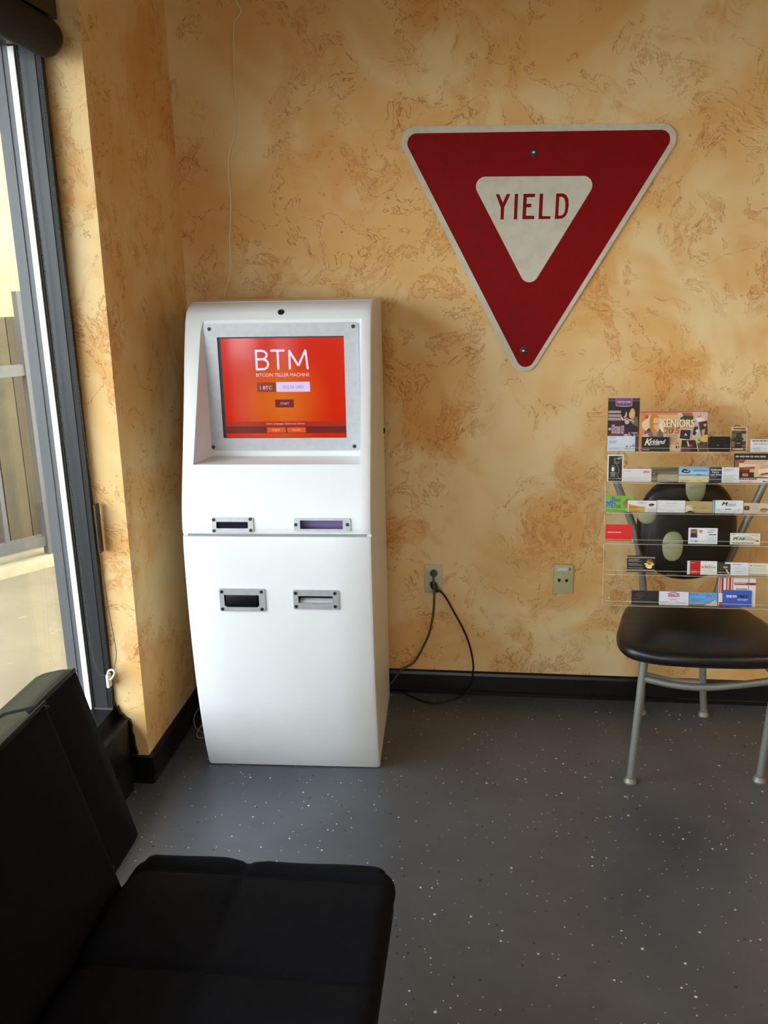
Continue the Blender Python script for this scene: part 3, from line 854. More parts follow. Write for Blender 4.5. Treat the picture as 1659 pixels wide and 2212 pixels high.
# small lock on the right flank
u, z = kpl(829, 930, 0.40)
O = K(KW, 0.43, 0.0)+Vector((0, 0, 1.14))
lk = on_plane(829, 930, K(KW, 0, 1.1), KU)
lathe('lock', lk, KU, [(0.009, -0.002), (0.009, 0.004), (0.006, 0.005), (0.005, 0.004)], M_SCREW, kiosk, 14)

# ================================================================== YIELD SIGN
SY = WY-0.010
def sgn(x, y):
    p = on_y(x, y, SY); return (p.x, p.z)
def line_int(a, b, c, d):
    x1, y1 = a; x2, y2 = b; x3, y3 = c; x4, y4 = d
    D = (x1-x2)*(y3-y4)-(y1-y2)*(x3-x4)
    A = x1*y2-y1*x2; B = x3*y4-y3*x4
    return ((A*(x3-x4)-(x1-x2)*B)/D, (A*(y3-y4)-(y1-y2)*B)/D)
def round_tri(top, left, right, r, n=8):
    L = [[sgn(*p) for p in l] for l in (top, left, right)]
    P = [line_int(*L[0], *L[1]), line_int(*L[1], *L[2]), line_int(*L[2], *L[0])]   # TL, bottom, TR
    out = []
    for i in range(3):
        p = Vector(P[i]); a = (Vector(P[i-1])-p).normalized(); b = (Vector(P[(i+1) % 3])-p).normalized()
        half = math.acos(max(-1, min(1, a.dot(b))))/2
        c = p+(a+b).normalized()*(r/math.sin(half))
        t0 = p+a*(r/math.tan(half)); t1 = p+b*(r/math.tan(half))
        a0 = math.atan2(t0.y-c.y, t0.x-c.x); a1 = math.atan2(t1.y-c.y, t1.x-c.x)
        while a1-a0 > pi: a1 -= 2*pi
        while a1-a0 < -pi: a1 += 2*pi
        for k in range(n+1):
            a_ = a0+(a1-a0)*k/n; out.append((c.x+r*cos(a_), c.y+r*sin(a_)))
    return out
sc0 = on_y(1155, 480, SY)
sign = empty('yield_sign', (sc0.x, WY, on_y(1133, 793, SY).z), 'red and white triangular YIELD road sign on the wall', 'road sign')
EX, EZ, EN = Vector((1, 0, 0)), Vector((0, 0, 1)), Vector((0, -1, 0))
def sign_mat(name, c, dirt):
    g = NT(name)
    n = g.noise(g.tc, 22, 6, 0.6, 0.4); n2 = g.noise(g.tc, 90, 3, 0.5)
    col = g.mix(g.math('MULTIPLY', g.step(n, 0.4, 0.7), 0.5), rgb(*c), rgb(*dirt))
    g.link(col, g.b.inputs['Base Color']); g.b.inputs['Roughness'].default_value = 0.6; g.b.inputs['Specular IOR Level'].default_value = 0.15
    return g.m
M_SWHITE = sign_mat('sign_white', (214, 210, 192), (192, 188, 164)); M_SRED = sign_mat('sign_red', (136, 3, 8), (122, 6, 10))
outer = round_tri(((907, 272.8), (1412, 266.5)), ((872.8, 326), (1096.9, 770.3)), ((1165.2, 776), (1452, 322.2)), 0.047)
red = round_tri(((899.4, 288), (1419.7, 280.4)), ((883.4, 322.2), (1112, 770.3)), ((1159.5, 770.3), (1440.6, 318.4)), 0.030)
inn = round_tri(((1040, 381.6), (1265, 380)), ((1032.3, 417), (1125.4, 597.5)), ((1163, 595.6), (1275.4, 413)), 0.030)
SO = Vector((0, SY, 0))
plate('aluminium_plate', outer, [], SO+Vector((0, 0.006, 0)), EX, EZ, EN, 0.0062, M_SWHITE, sign)
plate('red_field', red, [], SO, EX, EZ, EN, 0.0005, M_SRED, sign)
plate('white_field', inn, [], SO, EX, EZ, EN, 0.0008, M_SWHITE, sign)
lv, lf = [], []
def lp(x, y): q = sgn(1060+x/8.7316, 380+y/8.7316); return Vector((q[0], SY-0.0012, q[1]))
def letter(pts):
    k = len(lv); lv.extend(lp(*p) for p in pts); return k
def quadstrip(outl, inl):
    k = len(lv); n = len(outl); lv.extend(lp(*p) for p in outl); lv.extend(lp(*p) for p in inl)
    for i in range(n-1): lf.append((k+i, k+i+1, k+n+i+1, k+n+i))
def poly_l(*ps):
    k = letter(ps); lf.append(tuple(range(k, k+len(ps))))
poly_l((95, 345), (160, 345), (228, 505), (222, 600), (190, 600)); poly_l((228, 505), (305, 342), (372, 342), (255, 595), (222, 600)); poly_l((190, 600), (255, 595), (245, 822), (183, 822))
poly_l((455, 340), (518, 340), (497, 820), (435, 820))
poly_l((618, 338), (684, 337), (662, 818), (595, 818)); poly_l((682, 337), (838, 335), (833, 400), (680, 405)); poly_l((673, 528), (768, 526), (763, 590), (669, 592)); poly_l((662, 750), (822, 753), (818, 815), (660, 818))
poly_l((925, 335), (990, 333), (968, 814), (900, 815)); poly_l((966, 758), (1128, 760), (1122, 812), (964, 814))
poly_l((1238, 332), (1298, 331), (1270, 812), (1207, 812))
quadstrip([(1296, 331), (1370, 330), (1430, 365), (1465, 440), (1472, 550), (1452, 680), (1412, 760), (1350, 805), (1268, 812)],
          [(1293, 395), (1345, 395), (1385, 420), (1404, 480), (1406, 590), (1390, 690), (1362, 730), (1325, 748), (1272, 750)])
mk('lettering', lv, lf, M_SRED, sign)
for x, y in ((1153, 329), (1131, 757.5)):
    p = on_y(x, y, SY)
    w = lathe('bolt', p, EN, [(0.0135, 0.0), (0.0135, 0.0022), (0.0085, 0.0028), (0.008, 0.006), (0.006, 0.0075), (0.003, 0.008)], mat('rusty_washer', rgb(70, 58, 44), 0.5, 0.4, noise=0.4), sign, 18)
    lathe('bolt_head', p+EN*0.0075, EN, [(0.0045, 0), (0.0045, 0.0012), (0.002, 0.0018)], mat('zinc', rgb(196, 194, 186), 0.3, 0.7), w, 10)
# faint maker's line along the lower right edge
a = on_y(1156, 775, SY); b = on_y(1171, 749, SY); d = (b-a).normalized(); nn = Vector((-d.z, 0, d.x))
V, F = [], []
L = (b-a).length; t = 0.0; rg = random.Random(3)
while t < L:
    w_ = min(rg.uniform(0.002, 0.005), L-t); k = len(V)
    for s, h in ((t, 0), (t+w_, 0), (t+w_, 0.0045), (t, 0.0045)): V.append(a+d*s+nn*h+EN*0.0013)
    F.append((k, k+1, k+2, k+3)); t += w_+0.0022
mk('maker_print', V, F, M_SRED, sign)

# ================================================================== WALL PLATES, CORDS
def wall_rect(x0, y0, x1, y1, Y):
    a = on_y((x0+x1)/2, y1, Y); b = on_y((x0+x1)/2, y0, Y); c = on_y(x0, (y0+y1)/2, Y); d = on_y(x1, (y0+y1)/2, Y)
    return c.x, d.x, a.z, b.z
x0, x1, z0, z1 = wall_rect(917, 1220, 956, 1282, WY-0.006)
outl = empty('power_outlet', ((x0+x1)/2, WY, z0), 'ivory duplex power outlet with two plugs', 'outlet')
box('face_plate', (x0, x1, WY-0.006, WY+0.001, z0, z1), M_IVORY, outl, bevel=0.003)
xc = (x0+x1)/2
for zz in (z0+(z1-z0)*0.70, z0+(z1-z0)*0.30):
    lathe('receptacle', Vector((xc, WY-0.0055, zz)), EN, [(0.0168, 0), (0.0168, 0.001), (0.0160, 0.0016), (0.0, 0.0016)], M_IVORY, outl, 24)
x0, x1, z0, z1 = wall_rect(1195.5, 1220, 1238.5, 1283, WY-0.010)
ph = empty('phone_jack_plate', ((x0+x1)/2, WY, z0), 'almond wall plate with two phone jacks', 'wall plate')
bm = bmesh.new(); v, f = box_vf(x0, x1, WY-0.010, WY+0.001, z0, z1)
fp_ = box('face_plate', (x0, x1, WY-0.010, WY+0.001, z0, z1), M_ALMOND, ph, bevel=0.0025)
def phx(x, y): p = on_y(1180+x/22.12, 1205+y/22.12, WY-0.0105); return p
def ph_poly(name, pts, m, dy=0.0002):
    vs = [phx(*p) for p in pts]; n = len(vs)
    V = [q+Vector((0, -dy, 0)) for q in vs]+[q+Vector((0, 0.004, 0)) for q in vs]
    F = [tuple(range(n)), tuple(range(n, 2*n))]+[(k, (k+1) % n, n+(k+1) % n, n+k) for k in range(n)]
    return mk(name, V, F, m, ph)
ph_poly('label_window', [(525, 480), (1035, 480), (1035, 622), (520, 622)], mat('paper_label', rgb(226, 224, 222), 0.4))
ph_poly('label_notch', [(1105, 490), (1148, 490), (1148, 625), (1105, 625)], M_DARK)
for dx in (0, 353):
    ph_poly('jack', [(550+dx, 1000+dx*0.06), (690+dx, 1000+dx*0.06), (690+dx, 1085+dx*0.06), (655+dx, 1130+dx*0.05), (635+dx, 1160+dx*0.05), (600+dx, 1160+dx*0.05), (585+dx, 1130+dx*0.05), (550+dx, 1090+dx*0.05)], M_DARK)
for q in ((818, 770), (788, 1360)):
    p = phx(*q); lathe('screw', p+Vector((0, 0.0006, 0)), EN, [(0.003, 0), (0.003, 0.001), (0.0015, 0.0016), (0.0006, 0.0004)], M_ALMOND, ph, 12)

# two power cords
def wp(x, y, Y): return on_y(x, y, Y)
c1 = empty('mains_cable', wp(936, 1240, WY-0.02), 'grey power cord in the upper socket running behind the kiosk', 'power cord', )
pp = wp(937, 1238, WY-0.012)
bm = bmesh.new()
lathe('plug', Vector((pp.x, WY-0.006, pp.z)), EN, [(0.0128, 0), (0.0135, 0.006), (0.0135, 0.014), (0.011, 0.022), (0.0085, 0.026), (0.0075, 0.028)], mat('grey_plug', rgb(78, 72, 66), 0.5), c1, 16)
pts = [Vector((pp.x, WY-0.030, pp.z-0.002)), Vector((pp.x+0.0005, WY-0.042, pp.z-0.018)), wp(938, 1272, WY-0.042), wp(938, 1290, WY-0.036), wp(936, 1325, WY-0.026), wp(928, 1365, WY-0.022), wp(913, 1400, WY-0.020), wp(895, 1430, WY-0.020), wp(880, 1440, WY-0.022), wp(866, 1447, WY-0.026), wp(855, 1462, WY-0.026), wp(842, 1478, WY-0.025), wp(820, 1486, WY-0.024)]
tube('cord', pts, 0.0044, M_CORDG, c1, 8, 6)
c2 = empty('mains_cable', wp(944, 1270, WY-0.02), 'black power cord in the lower socket looping down onto the floor', 'power cord')
qq = wp(938, 1264, WY-0.008)
tube('plug', [Vector((qq.x-0.004, WY-0.006, qq.z+0.005)), Vector((qq.x-0.001, WY-0.020, qq.z+0.002)), Vector((qq.x+0.006, WY-0.026, qq.z-0.008)), Vector((qq.x+0.016, WY-0.024, qq.z-0.020))], [0.0125, 0.0135, 0.0115, 0.0055], M_CORDB, c2, 12, 5)
fz = 0.0042
def fpt(x, y, z=fz): return on_z(x, y, z)
pts = [Vector((qq.x+0.012, WY-0.0245, qq.z-0.015)), wp(951, 1277, WY-0.022), wp(963, 1291, WY-0.018), wp(984, 1328, WY-0.014), wp(1003, 1364, WY-0.013), wp(1016, 1400, WY-0.014), wp(1022, 1432, WY-0.018), wp(1022, 1452, WY-0.021), wp(1019, 1478, WY-0.022), wp(1010, 1494, WY-0.028), fpt(999, 1502), fpt(980, 1510), fpt(955, 1516), fpt(930, 1518), fpt(905, 1511), fpt(884, 1502), fpt(868, 1497)]
p_end = fpt(868, 1497); pts[-1] = Vector((p_end.x, WY-0.023, fz)); pts.append(Vector((p_end.x-0.08, WY-0.023, fz)))
tube('cord', pts, 0.0036, M_CORDB, c2, 8, 6)

# thin cream cable hanging down the wall into the back of the kiosk
cp = [(505, -60), (511, 0), (521, 25), (507, 47), (504.4, 78), (505.4, 141), (509, 219), (508.5, 282), (496, 329), (493.5, 370), (498.5, 439), (496, 517), (498.5, 570.5), (494.4, 602), (484, 640)]
pts = [wp(x, y, WY-0.004) for x, y in cp]
pts = [Vector((pts[0].x, WY-0.004, CEIL))] + pts + [Vector((pts[-1].x-0.006, WY-0.006, 1.42)), Vector((pts[-1].x, WY-0.012, 1.30))]
cable = tube('thin_cable', pts, 0.0023, M_CORDW, None, 7, 5)
tag(cable, 'thin cream cable hanging down the wall behind the kiosk', 'cable')
# loose grey cable on the floor beside the kiosk
fc = [fpt(452, 1545, 0.003), fpt(436, 1528, 0.02), fpt(424, 1538, 0.03), fpt(419, 1556, 0.018), fpt(423, 1572, 0.003), fpt(432, 1580, 0.003), fpt(446, 1582, 0.003), fpt(462, 1572, 0.003), fpt(450, 1562, 0.012), fpt(437, 1566, 0.02), fpt(428, 1578, 0.003), fpt(426, 1589, 0.003), fpt(433, 1594, 0.003), fpt(452, 1592, 0.003)]
o = tube('coiled_cable', fc, 0.0022, mat('grey_cable', rgb(196, 192, 186), 0.5), None, 7, 6)
tag(o, 'thin grey cable coiled on the floor beside the kiosk', 'cable')

# ================================================================== ROLLER SHADE, CHAIN, CLEAT
rs_p = on_x(58, 60, -1.118)
shade = empty('roller_shade', (-1.118, FY-0.02, 0.3), 'black rolled-up roller shade with bead chain at the window', 'roller shade')
zr = rs_p.z
V, F = tube_vf([(-1.118, WINY0+0.05, zr), (-1.118, FY-0.045, zr)], 0.047, 24, True, 0)
mk('fabric_roll', V, F, mat('shade_fabric', rgb(40, 38, 36), 0.8, noise=0.2, nscale=200), shade, smooth=40)
lathe('end_cap', Vector((-1.118, FY-0.045, zr)), Vector((0, 1, 0)), [(0.045, 0), (0.045, 0.012), (0.03, 0.016), (0.012, 0.034)], M_BLACKPL, shade, 24)
box('mounting_bracket', (-1.147, -1.122, FY-0.012, FY-0.006, zr-0.02, zr+0.05), M_BLACKPL, shade)
box('cassette', (-1.149, -1.098, WINY0+0.05, FY-0.002, zr+0.05, 2.47), M_BLACKPAINT, shade)
# two strands of the bead chain and the hook that ties them down
YC = FY-0.030
rs = [(80, 95), (83, 126), (97, 243), (120, 440), (146.5, 640), (177, 900), (198.5, 1050), (213.7, 1176), (232, 1300), (241, 1350), (249.7, 1397), (251, 1418), (247, 1443), (243, 1452)]
ls = [(40, 110), (44, 150), (60, 300), (82, 470), (103.4, 640), (132.6, 900), (153, 1050), (184.5, 1300), (191, 1353), (197.5, 1400), (204.6, 1432), (213, 1454), (224, 1459), (236, 1458)]
def beads(pxs, name):
    P = smooth_path([on_y(x, y, YC) for x, y in pxs], 14)
    V, F = [], []; r = 0.0026
    V2, F2 = tube_vf(P, 0.0006, 4, True, 0)
    V += V2; F += F2
    step = 0.0062; nxt = 0.0; dist = 0.0
    for i in range(1, len(P)):
        seg = (P[i]-P[i-1]); L = seg.length
        while nxt <= dist+L:
            c = P[i-1]+seg*((nxt-dist)/L); k = len(V)
            V += [c+Vector(d)*r for d in ((1, 0, 0), (-1, 0, 0), (0, 1, 0), (0, -1, 0), (0, 0, 1), (0, 0, -1))]
            F += [(k+a, k+b, k+e) for a, b, e in ((0, 2, 4), (2, 1, 4), (1, 3, 4), (3, 0, 4), (2, 0, 5), (1, 2, 5), (3, 1, 5), (0, 3, 5))]
            nxt += step
        dist += L
    return mk(name, V, F, mat('steel_beads', rgb(120, 116, 108), 0.3, 0.6), shade, smooth=30)
beads(rs, 'bead_chain'); beads(ls, 'bead_chain')
hk = on_y(240, 1462, FY-0.02)
cl = empty('chain_hook', hk, 'white plastic hook holding the shade chain beside the window', 'hook')
hp = [(236, 1484), (234, 1472), (232.5, 1458), (234.5, 1450), (240, 1447), (246, 1449), (247.5, 1455), (244, 1462), (239, 1468), (237.5, 1466)]
tube('hook_arm', [on_y(x, y, FY-0.032) for x, y in hp], 0.0034, M_CLEAT, cl, 8, 5)
a = on_y(231.5, 1452, FY-0.02); b = on_y(241, 1482, FY-0.02)
box('hook_base', (a.x, b.x, FY-0.036, FY-0.012, b.z, a.z-0.004), M_CLEAT, cl, bevel=0.002)
# black block on the frame edge
a = on_y(204, 1090, FY-0.02); b = on_y(219, 1195, FY-0.02)
o = box('contact_block', (a.x-0.002, b.x, FY-0.026, FY+0.001, b.z, a.z), mat('block_plastic', rgb(52, 50, 46), 0.5), None, bevel=0.002)
tag(o, 'small black plastic block on the window frame edge', 'sensor block')

# ================================================================== SOFA
sofa = empty('sofa_bed', (-0.5, 0.6, 0), 'black low sofa bed with tufted seat beside the window', 'sofa')
def cushion(name, nx, ny, fn, m, parent=sofa, smooth=60):
    """closed surface from fn(s,t) rows, s around the section, t along"""
    V = [fn(i/nx, j/ny) for j in range(ny+1) for i in range(nx)]
    F = [(j*nx+i, j*nx+(i+1) % nx, (j+1)*nx+(i+1) % nx, (j+1)*nx+i) for j in range(ny) for i in range(nx)]
    F.append(tuple(range(nx))); F.append(tuple(ny*nx+i for i in range(nx)))
    return mk(name, V, F, m, parent, smooth=smooth)
SX0, SX1, SYF, SYN, SZ = -0.712, -0.160, 1.485, -0.40, 0.424
SEAMX = -0.468
SEAMY = [1.428-0.25*k for k in range(8)]
NXs, NYs = 96, 240
def seat_z(x, y):
    z = SZ
    for e, r in ((x-SX0, 0.05), (SX1-x, 0.035), (SYF-y, 0.035), (y-SYN, 0.03)):
        if e < r: z -= (r-math.sqrt(max(0, r*r-(r-e)**2)))*(0.9)
    gx = math.exp(-((x-SEAMX)/0.008)**2)*0.007+math.exp(-((x-SEAMX)/0.045)**2)*0.010
    gy = 0
    for s in SEAMY: gy = max(gy, math.exp(-((y-s)/0.008)**2)*0.007+math.exp(-((y-s)/0.045)**2)*0.010)
    return z-max(gx, gy)-0.002*math.sin(x*23+y*7)*math.cos(y*17)
V, F = [], []
xs = [SX0+(SX1-SX0)*(0.5-0.5*cos(pi*i/NXs)) for i in range(NXs+1)]
ys = []
for k in range(NYs+1): ys.append(SYN+(SYF-SYN)*(k/NYs)**0.75)
def corner_pull(x, y):
    # round the plan corners
    r = 0.05
    for cx, sx in ((SX0+r, -1), (SX1-r, 1)):
        for cy, sy in ((SYF-r, 1), (SYN+r, -1)):
            dx, dy = (x-cx)*sx, (y-cy)*sy
            if dx > 0 and dy > 0:
                m_ = max(dx, dy); L = math.hypot(dx, dy)
                k = m_/L; return cx+sx*dx*k, cy+sy*dy*k
    return x, y
for y in ys:
    for x in xs:
        a, b = corner_pull(x, y); V.append((a, b, seat_z(x, y)))
nx = NXs+1
for j in range(NYs):
    for i in range(NXs): F.append((j*nx+i, j*nx+i+1, (j+1)*nx+i+1, (j+1)*nx+i))
rim = [i for i in range(nx)]+[j*nx+nx-1 for j in range(1, NYs+1)]+[NYs*nx+i for i in range(nx-2, -1, -1)]+[j*nx for j in range(NYs-1, 0, -1)]
prev = rim
for (dz, ins) in ((0.385, 0.002), (0.36, -0.004), (0.34, 0.004), (0.325, 0.016), (0.32, 0.05)):
    k = len(V)
    cx, cy = (SX0+SX1)/2, (SYF+SYN)/2
    for idx_ in rim:
        x, y, z = V[idx_]
        V.append((x-math.copysign(ins, x-cx)*(1 if abs(x-cx) > (SX1-SX0)/2-0.052 else 0), y-math.copysign(ins, y-cy)*(1 if abs(y-cy) > (SYF-SYN)/2-0.052 else 0), dz))
    cur = list(range(k, k+len(rim)))
    for q in range(len(rim)): F.append((prev[q], prev[(q+1) % len(rim)], cur[(q+1) % len(rim)], cur[q]))
    prev = cur
F.append(tuple(prev))
seat = mk('seat_cushion', V, F, M_FABRIC, sofa, smooth=50)
for off in (-0.0035, 0.0035):
    tube('seam', [(SEAMX+off, y, seat_z(SEAMX, y)+0.0006) for y in [SYF-0.02-0.04*k for k in range(44)]], 0.0012, M_THREAD, seat, 5, 2)
for s in SEAMY[:4]:
    for off in (-0.0035, 0.0035):
        tube('seam', [(x, s+off, seat_z(x, s)+0.0006) for x in [SX0+0.03+0.02*k for k in range(27)]], 0.0012, M_THREAD, seat, 5, 2)
# backrest panels
def back_panel(name, y0, y1, Pb, Pt, thick, r, bulge=0.012):
    """leaning upholstered slab: Pb,Pt = (x,z) of front face at bottom and top"""
    Pb, Pt = Vector(Pb), Vector(Pt); d = (Pt-Pb); L = d.length; d.normalize(); nrm = Vector((d.y, -d.x))  # faces +x
    bm = bmesh.new()
    v, f = box_vf(0, L, -thick, 0, y0, y1)
    bv = [bm.verts.new(q) for q in v]
    for q in f: bm.faces.new([bv[i] for i in q])
    bmesh.ops.subdivide_edges(bm, edges=bm.edges[:], cuts=9, use_grid_fill=True)
    for w in bm.verts:
        a, b, c = w.co
        ra = min(a, L-a); rc = min(c-y0, y1-c)
        k = min(1, ra/0.10)*min(1, rc/0.10)
        if b > -thick*0.5: w.co.y += bulge*k*(b+thick)/thick
    es = [e for e in bm.edges if len(e.link_faces) == 2 and e.calc_face_angle(0) > 1.0]
    bmesh.ops.bevel(bm, geom=es, offset=r, segments=4, profile=0.6, affect='EDGES')
    for w in bm.verts:
        a, b, c = w.co; p = Pb+d*a+nrm*b; w.co = Vector((p.x, c, p.y))
    return bmobj(name, bm, M_FABRIC, sofa, None, 60), Pb, Pt, d, nrm, L
YE = 1.43
t0 = on_y(100, 1514, YE); b0 = on_y(253, 1888, YE)
nb, Pb, Pt, dd, nn_, LL = back_panel('backrest', SYN, YE, (b0.x+0.030, b0.z-0.095), (t0.x, t0.z), 0.10, 0.016)
# leather welt on the top of the backrest
def top_leather(name, Pt, d, nrm, y0, y1, thick, parent):
    V, F = [], []
    secs = [(0.0006, -0.008), (0.0025, -0.002), (-0.004, 0.0028), (-thick*0.3, 0.0075), (-thick*0.7, 0.0075), (-thick+0.006, 0.003), (-thick-0.0015, -0.004), (-thick-0.002, -0.03)]
    ny = 24
    for j in range(ny+1):
        t = j/ny; y = y0+(y1-y0)*t
        e = min(y1-y, y-y0); drop = -0.012*max(0, 1-e/0.02)**2
        for b, a in secs:
            p = Pt+d*(a+(drop if a > -0.004 else 0))+nrm*b; V.append((p.x, y, p.y))
    n = len(secs)
    for j in range(ny):
        for i in range(n-1): F.append((j*n+i, j*n+i+1, (j+1)*n+i+1, (j+1)*n+i))
    return mk(name, V, F, M_LEATHER, parent, smooth=50)
tl = top_leather('top_band', Pt, dd, nn_, SYN+0.004, YE+0.001, 0.10, nb)
p = Pt+dd*0.001+nn_*0.002
tube('piping', [(p.x, SYN+0.01, p.y), (p.x, 0.5, p.y), (p.x, YE-0.006, p.y)], 0.0035, M_LEATHER, nb, 8, 4)
# narrower outer backrest panel, set further back
Y2 = 1.69
t1 = on_y(168, 1438, Y2); b1 = on_y(300, 1790, Y2)
wb, Pb2, Pt2, d2, n2_, L2 = back_panel('outer_backrest', 1.452, Y2, (b1.x+0.006, b1.z-0.018), (t1.x-0.002, t1.z), 0.095, 0.022, 0.008)
tl2 = top_leather('top_band', Pt2, d2, n2_, 1.456, Y2-0.006, 0.095, wb)
p = Pt2+d2*0.001+n2_*0.002
tube('piping', [(p.x, 1.46, p.y-0.002), (p.x, 1.58, p.y), (p.x, Y2-0.018, p.y-0.002)], 0.0035, M_LEATHER, wb, 8, 4)
# under-frame and legs, mostly hidden
box('base_frame', (-0.72, -0.26, SYN+0.06, 1.30, 0.22, 0.325), M_BLACKPL, sofa)
box('back_support', (-0.93, -0.76, 1.30, 1.47, 0.34, 0.38), M_BLACKPL, sofa)
box('hinge_bracket', (-0.93, -0.86, 1.38, 1.47, 0.38, 0.55), M_BLACKPL, sofa)
for x in (-0.68, -0.30):
    for y in (SYN+0.12, 1.22):
        tube('leg', [(x, y, 0.0), (x, y, 0.23)], 0.02, M_BLACKPL, sofa, 12, 0)

# ================================================================== CHAIR
chx = 0.69
chair = empty('side_chair', (chx, 2.7, 0), 'black vinyl side chair with silver tube legs against the wall', 'chair')
ST = 0.476
def seat_outline(n=72):
    # rounded shield: wide at the front, narrow at the back
    pts = [(-0.262, 2.560), (-0.25, 2.475), (-0.19, 2.430), (-0.08, 2.412), (0.08, 2.412), (0.19, 2.430), (0.25, 2.475), (0.262, 2.560), (0.235, 2.68), (0.20, 2.80), (0.15, 2.868), (0.06, 2.885), (-0.06, 2.885), (-0.15, 2.868), (-0.20, 2.80), (-0.235, 2.68)]
    P = [Vector((p[0], p[1], 0)) for p in pts]; P = P+[P[0]]
    Q = [P[-2]]+P+[P[1]]; out = []
    for i in range(1, len(Q)-2):
        a, b, c, d = Q[i-1], Q[i], Q[i+1], Q[i+2]
        for k in range(5):
            t = k/5
            out.append(0.5*((2*b)+(c-a)*t+(2*a-5*b+4*c-d)*t*t+(3*b-a-3*c+d)*t**3))
    return out
OL = seat_outline(); cen = Vector((0, 2.64, 0)); V, F = [], []
rings = [(0.90, -0.045), (0.97, -0.044), (1.0, -0.034), (1.005, -0.022), (0.99, -0.010), (0.94, -0.002), (0.85, 0.003), (0.65, 0.006), (0.4, 0.007), (0.15, 0.007)]
n = len(OL)
for s, dz in rings:
    for q in OL:
        p = cen+(q-cen)*s; V.append((chx+p.x, p.y, ST+dz+0.05*(p.y-2.6)*0.0))
for i in range(len(rings)-1):
    for k in range(n): F.append((i*n+k, i*n+(k+1) % n, (i+1)*n+(k+1) % n, (i+1)*n+k))
F.append(tuple(range(n))); F.append(tuple((len(rings)-1)*n+k for k in range(n)))
seat_c = mk('seat', V, F, M_VINYL, chair, smooth=60)
def cpt(x, y, Y): return on_y(x, y, Y)
fl_, fr_ = on_z(1361, 1690, 0), on_z(1640, 1688, 0)
rl_, rr_ = on_z(1384, 1541, 0), on_z(1519, 1546, 0)
TR = 0.0125
ztop = ST-0.042
tl_ = Vector((0.505, 2.50, ztop)); tr_ = Vector((0.905, 2.51, ztop))
def leg(name, foot, top, rest=()):
    a = Vector((foot.x, foot.y, 0.012))
    return tube(name, [a, a.lerp(top, 0.5), top]+[Vector(r) for r in rest], TR, M_TUBE, chair, 14, 5)
leg('leg', fl_, tl_); leg('leg', fr_, tr_)
ul = [cpt(1391, 1330, 2.905), cpt(1391, 1290, 2.90), cpt(1384, 1215, 2.90), cpt(1374, 1160, 2.90), cpt(1354, 1100, 2.905), cpt(1333, 1045, 2.91), cpt(1326, 1022, 2.915)]
ur = [cpt(1532, 1335, 2.905), cpt(1546, 1290, 2.90), cpt(1563, 1235, 2.90), cpt(1584, 1190, 2.90), cpt(1606, 1140, 2.90), cpt(1630, 1090, 2.905), cpt(1650, 1046, 2.91), cpt(1660, 1025, 2.915)]
def rear(name, foot, mid, up):
    a = Vector((foot.x, foot.y, 0.012))
    return tube(name, [a, mid]+up, TR, M_TUBE, chair, 14, 6)
rear('rear_leg', rl_, cpt(1388, 1415, 2.915), ul)
rear('rear_leg', rr_, cpt(1519, 1425, 2.915), ur)
for p_ in (fl_, fr_, rl_, rr_):
    lathe('foot_glide', Vector((p_.x, p_.y, 0)), Vector((0, 0, 1)), [(0.020, 0), (0.021, 0.006), (0.018, 0.012), (0.0135, 0.018), (0.0135, 0.026)], M_TUBE, chair, 16)
def leg_at(foot, top, z): t = z/top.z; return Vector((foot.x, foot.y, 0)).lerp(top, t)
sA = leg_at(fl_, tl_, 0.355); sB = leg_at(fr_, tr_, 0.355)
mid_ = sA.lerp(sB, 0.45)+Vector((0, -0.02, -0.018))
tube('stretcher', [sA, sA.lerp(mid_, 0.5)+Vector((0, -0.005, -0.004)), mid_, mid_.lerp(sB, 0.5)+Vector((0, -0.006, 0.0)), sB], TR*0.92, M_TUBE, chair, 14, 5)
rA = Vector((rl_.x+0.004, rl_.y-0.006, 0.16)); rB = Vector((rr_.x-0.006, rr_.y-0.006, 0.135))
tube('rear_stretcher', [rA, (rA+rB)/2+Vector((0, 0, -0.01)), rB], TR*0.85, M_TUBE, chair, 12, 4)
tube('brace', [Vector((rr_.x, 2.80, ztop+0.01)), sB+Vector((0, 0, 0.012))], TR*0.9, M_TUBE, chair, 12, 0)
tube('seat_rail', [tl_+Vector((0, 0, -0.004)), Vector((0.60, 2.86, ztop-0.004)), Vector((0.78, 2.86, ztop-0.004)), tr_+Vector((0, 0, -0.004))], TR*0.8, M_TUBE, chair, 10, 5)
# round back pad
bc = on_y(1482, 1139, 2.885); BRX, BRZ, BT = 0.163, 0.178, 0.035
V, F = [], []
rings = [(0.0, 0.9), (0.55, 1.0), (0.85, 0.9), (0.95, 0.65), (1.0, 0.25), (1.0, -0.1), (0.95, -0.4), (0.8, -0.5)]
def back_pt(a, s, d):
    c, s_ = cos(a), sin(a)
    k = 1.0/(abs(c)**2.25+abs(s_)**2.25)**(1/2.25)
    return Vector((bc.x+BRX*s*k*c, bc.y-BT*d-0.08*((bc.z)-(bc.z))+0.10*BRZ*s*k*s_, bc.z+BRZ*s*k*s_))
nseg = 48
for s, d in rings:
    for k in range(nseg): V.append(back_pt(2*pi*k/nseg, max(s, 0.02), d))
for i in range(len(rings)-1):
    for k in range(nseg): F.append((i*nseg+k, i*nseg+(k+1) % nseg, (i+1)*nseg+(k+1) % nseg, (i+1)*nseg+k))
F.append(tuple(range(nseg))); F.append(tuple((len(rings)-1)*nseg+k for k in range(nseg)))
bk = mk('back_pad', V, F, M_VINYL, chair, smooth=60)
